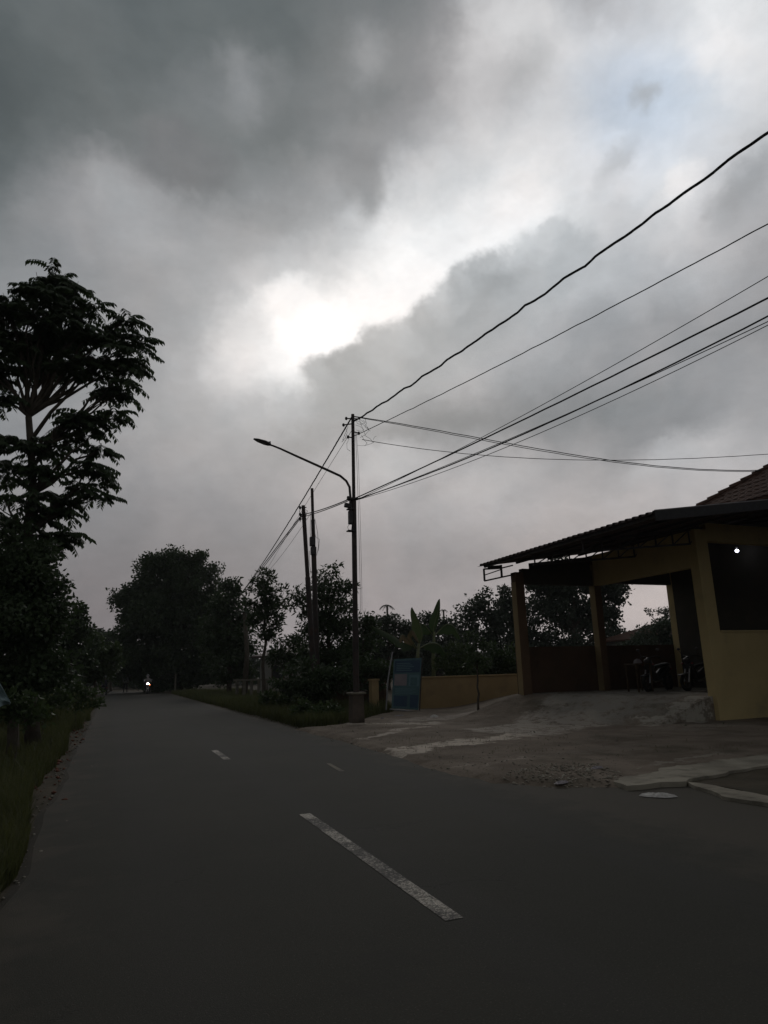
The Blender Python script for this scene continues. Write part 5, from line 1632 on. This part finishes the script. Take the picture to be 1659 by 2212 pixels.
def person(joints, edges, rads, split, loc, rz, label, mats=('trouser', 'shirt', 'skin'), helmet=None, hair=True):
    me = bpy.data.meshes.new('body'); me.from_pydata([Vector(j) for j in joints], edges, [])
    o = bpy.data.objects.new('body_tmp', me); COL.objects.link(o)
    sk = o.modifiers.new('skin', 'SKIN'); sk.use_smooth_shade = True
    for i, v in enumerate(me.skin_vertices[0].data):
        v.radius = (rads[i], rads[i]); v.use_root = (i == 0)
    ss = o.modifiers.new('sub', 'SUBSURF'); ss.levels = 2; ss.render_levels = 2
    dg = bpy.context.evaluated_depsgraph_get()
    m2 = bpy.data.meshes.new_from_object(o.evaluated_get(dg))
    bpy.data.objects.remove(o)
    m2.name = 'body'; m2.materials.clear()
    for k in mats: m2.materials.append(MA[k])
    for pl in m2.polygons: pl.material_index = split(pl.center); pl.use_smooth = True
    b_ = bpy.data.objects.new('person', m2); COL.objects.link(b_)
    b_.location = loc; b_.rotation_euler = (0, 0, rz)
    tag(b_, label, 'person')
    hd = joints[3]
    if helmet:
        h_ = MB().ell((hd[0], hd[1] - .01, hd[2] + .03), (.135, .155, .15), 14, 10).build('helmet', MA[helmet], b_, smooth=True, local=True)
        MB().box((hd[0], hd[1] + .13, hd[2] + .02), (.20, .05, .10)).build('visor', MA['bike'], h_, bevel=.02, local=True)
    elif hair:
        MB().ell((hd[0], hd[1] - .025, hd[2] + .04), (.095, .11, .10), 12, 8).build('hair', MA['bike'], b_, smooth=True, local=True)
    fx = hd[1] + .085
    MB().ell((hd[0], fx, hd[2] - .01), (.015, .022, .025), 8, 6).build('nose', MA['skin'], b_, smooth=True, local=True)
    return b_


# joints: pelvis, chest, neck, head, L/R shoulder, elbow, hand; hip, knee, ankle, toe   (facing +Y)
def human(pelv, chest, neck, head, arms, legs, **kw):
    J = [pelv, chest, neck, head]; E_ = [(0, 1), (1, 2), (2, 3)]; R_ = [.13, .155, .055, .095]
    for a in arms:
        k = len(J); J += a; E_ += [(1, k), (k, k + 1), (k + 1, k + 2)]; R_ += [.062, .045, .036]
    for l in legs:
        k = len(J); J += l; E_ += [(0, k), (k, k + 1), (k + 1, k + 2), (k + 2, k + 3)]; R_ += [.085, .062, .042, .035]
    return person(J, E_, R_, **kw)


def rider(loc, rz, label, shirt='shirt', helmet='helmet'):
    arms = [[(s_ * .19, -.08, 1.28), (s_ * .29, .08, 1.06), (s_ * .28, .32, 1.02)] for s_ in (-1, 1)]
    legs = [[(s_ * .11, -.18, .86), (s_ * .20, .26, .74), (s_ * .17, .18, .34), (s_ * .18, .32, .30)] for s_ in (-1, 1)]
    return human((0, -.22, .88), (0, -.14, 1.22), (0, -.09, 1.40), (0, -.06, 1.53), arms, legs,
                 split=lambda c: 0 if c.z < .93 else (2 if (c.z > 1.40 or (c.y > .26 and c.z > .95)) else 1),
                 loc=loc, rz=rz, label=label, mats=('trouser', shirt, 'skin'), helmet=helmet)


mp_ = P(318, 1499, z=0)
mp_ = Vector((mp_.x, min(mp_.y, 64), 0)); mp_.x = P(318, 1490, u=mp_.y).x
motorcycle(mp_, math.pi, 'oncoming motorcycle with its headlight burning, far along the road', lit=True)
rider(mp_, math.pi, 'rider in a pale shirt and helmet on the oncoming motorcycle')
q = P(226, 1484, u=66); q.z = 0
motorcycle(q, .25, 'dark motorcycle going away at the far left road edge', paint='bike')
rider(q, .25, 'rider with pale helmet on the motorcycle going away', shirt='trouser')
q = P(272, 1470, u=72); q.z = 0
arms = [[(s_ * .19, 0, 1.42), (s_ * .26, -.02, 1.14), (s_ * .26, .08, .90)] for s_ in (-1, 1)]
legs = [[(s_ * .10, 0, .90), (s_ * .11, .02 + .08 * s_, .50), (s_ * .11, .12 * s_, .09), (s_ * .12, .12 * s_ + .14, .04)] for s_ in (-1, 1)]
human((0, 0, .98), (0, 0, 1.34), (0, 0, 1.52), (0, .02, 1.66), arms, legs, split=lambda c: 0 if c.z < .95 else (2 if c.z > 1.5 or abs(c.x) > .22 and c.z < 1.0 else 1),
      loc=q, rz=2.6, label='person in a pale shirt walking at the far end of the road')
# inside the porch
motorcycle((15.25, 16.0, ZF + .012), 1.9, 'dark motorcycle parked inside the porch by the low wall', met='steel')
motorcycle((16.3, 15.4, ZF + .012), 1.7, 'second dark motorcycle parked deeper in the porch', met='steel')
q = P(1377, 1429, u=15.9)
tb = empty('work_table', (q.x, q.y, ZF), 'small dark table in the porch with a pale cloth bundle on it', 'table')
MB().span(q.x - .3, q.x + .3, q.y - .25, q.y + .25, q.z - .09, q.z - .055).build('tabletop', MA['wood'], tb)
for sx in (-.26, .26):
    for sy in (-.21, .21): MB().span(q.x + sx - .02, q.x + sx + .02, q.y + sy - .02, q.y + sy + .02, ZF + .01, q.z - .091).build('leg', MA['wood'], tb)
crumple('cloth_bundle', (q.x, q.y, q.z - .053), .14, .10, .10, MA['print_grey'], 9, 'pale cloth bundle lying on the small porch table', 'cloth')

# white roadside posts far off
for (x, u_, h, lb) in ((379, 66, 1.7, 'pale post under the great dome tree'), (236, 74, 2.0, 'pale post at the far end of the road'), (118, 40, 1.7, 'pale post among the left weeds')):
    q = P(x, 1470, u=u_)
    MB().tube([(q.x, q.y, -.1), (q.x, q.y, h - .04), (q.x, q.y, h)], [.07, .06, .04], 8).build('roadside_post', MA['conc_dk'])
    tag(bpy.data.objects[-1] if False else [o for o in COL.objects if o.name.startswith('roadside_post')][-1], lb, 'post')

# cloth at the left edge, hung on a bamboo pole
cl = empty('hung_cloth', (P(-40, 1500, u=8.6).x, 8.6, 0), 'blue grey cloth corner poking in at the left edge, hung on a bamboo pole', 'cloth')
outline = [(-70, 1430, -70, 1545), (-45, 1448, -45, 1538), (-20, 1462, -20, 1530), (-4, 1472, -4, 1527), (5, 1487, 5, 1524), (12, 1500, 12, 1521), (18, 1511, 18, 1520), (22, 1518, 22, 1521)]
V = []; Fc = []
for i, (x0, y0, x1, y1) in enumerate(outline):
    for j in range(9):
        t = j / 8
        x = x0 + (x1 - x0) * t; y = y0 + (y1 - y0) * t
        V.append(P(x, y, u=8.6 + .07 * math.sin(i * 1.3 + j * .9) + .05 * math.sin(j * 2.1)))
for i in range(7):
    for j in range(8): Fc.append((i * 9 + j, i * 9 + j + 1, (i + 1) * 9 + j + 1, (i + 1) * 9 + j))
co_ = MB().add(V, Fc).build('cloth', MA['cloth'], cl, smooth=True)
sm = co_.modifiers.new('thick', 'SOLIDIFY'); sm.thickness = .006
q = P(-72, 1500, u=8.6)
MB().tube([(q.x, q.y, -.1), (q.x - .02, q.y, 1.8)], .02, 8).build('pole', MA['stalk'], cl)

# ------------------------------------------------------------------ air
hz = MB().span(-1000, 1000, -400, 1300, -1.2, 19.0).build('haze', None)
hm = bpy.data.materials.new('haze_air'); hm.use_nodes = True
hm.node_tree.nodes.clear()
pv = hm.node_tree.nodes.new('ShaderNodeVolumePrincipled')
pv.inputs['Color'].default_value = (.92, .94, .96, 1)
pv.inputs['Density'].default_value = .0004
ou = hm.node_tree.nodes.new('ShaderNodeOutputMaterial')
hm.node_tree.links.new(pv.outputs[0], ou.inputs['Volume'])
hz.data.materials.append(hm)
hz['kind'] = 'stuff'

# repeats carry a shared group
GR = {'cable': 'overhead cables between the poles and the house', 'utility pole': 'steel utility poles', 'palm': 'palms on the far tree row', 'bush': 'bushes behind walls',
      'motorcycle': 'motorcycles', 'slab': 'concrete pieces at the road mouth', 'weeds': 'weeds along the verges', 'banana plant': 'banana plants behind the board', 'shrub': 'shrubs round the poles',
      'post': 'pale roadside posts', 'person': 'people on the far road', 'litter': 'litter on the forecourt', 'tree': 'trees along the road'}
for o in list(COL.objects):
    if o.parent is None and o.get('category') in GR and not o.get('group') and o.get('kind') is None: o['group'] = GR[o['category']]
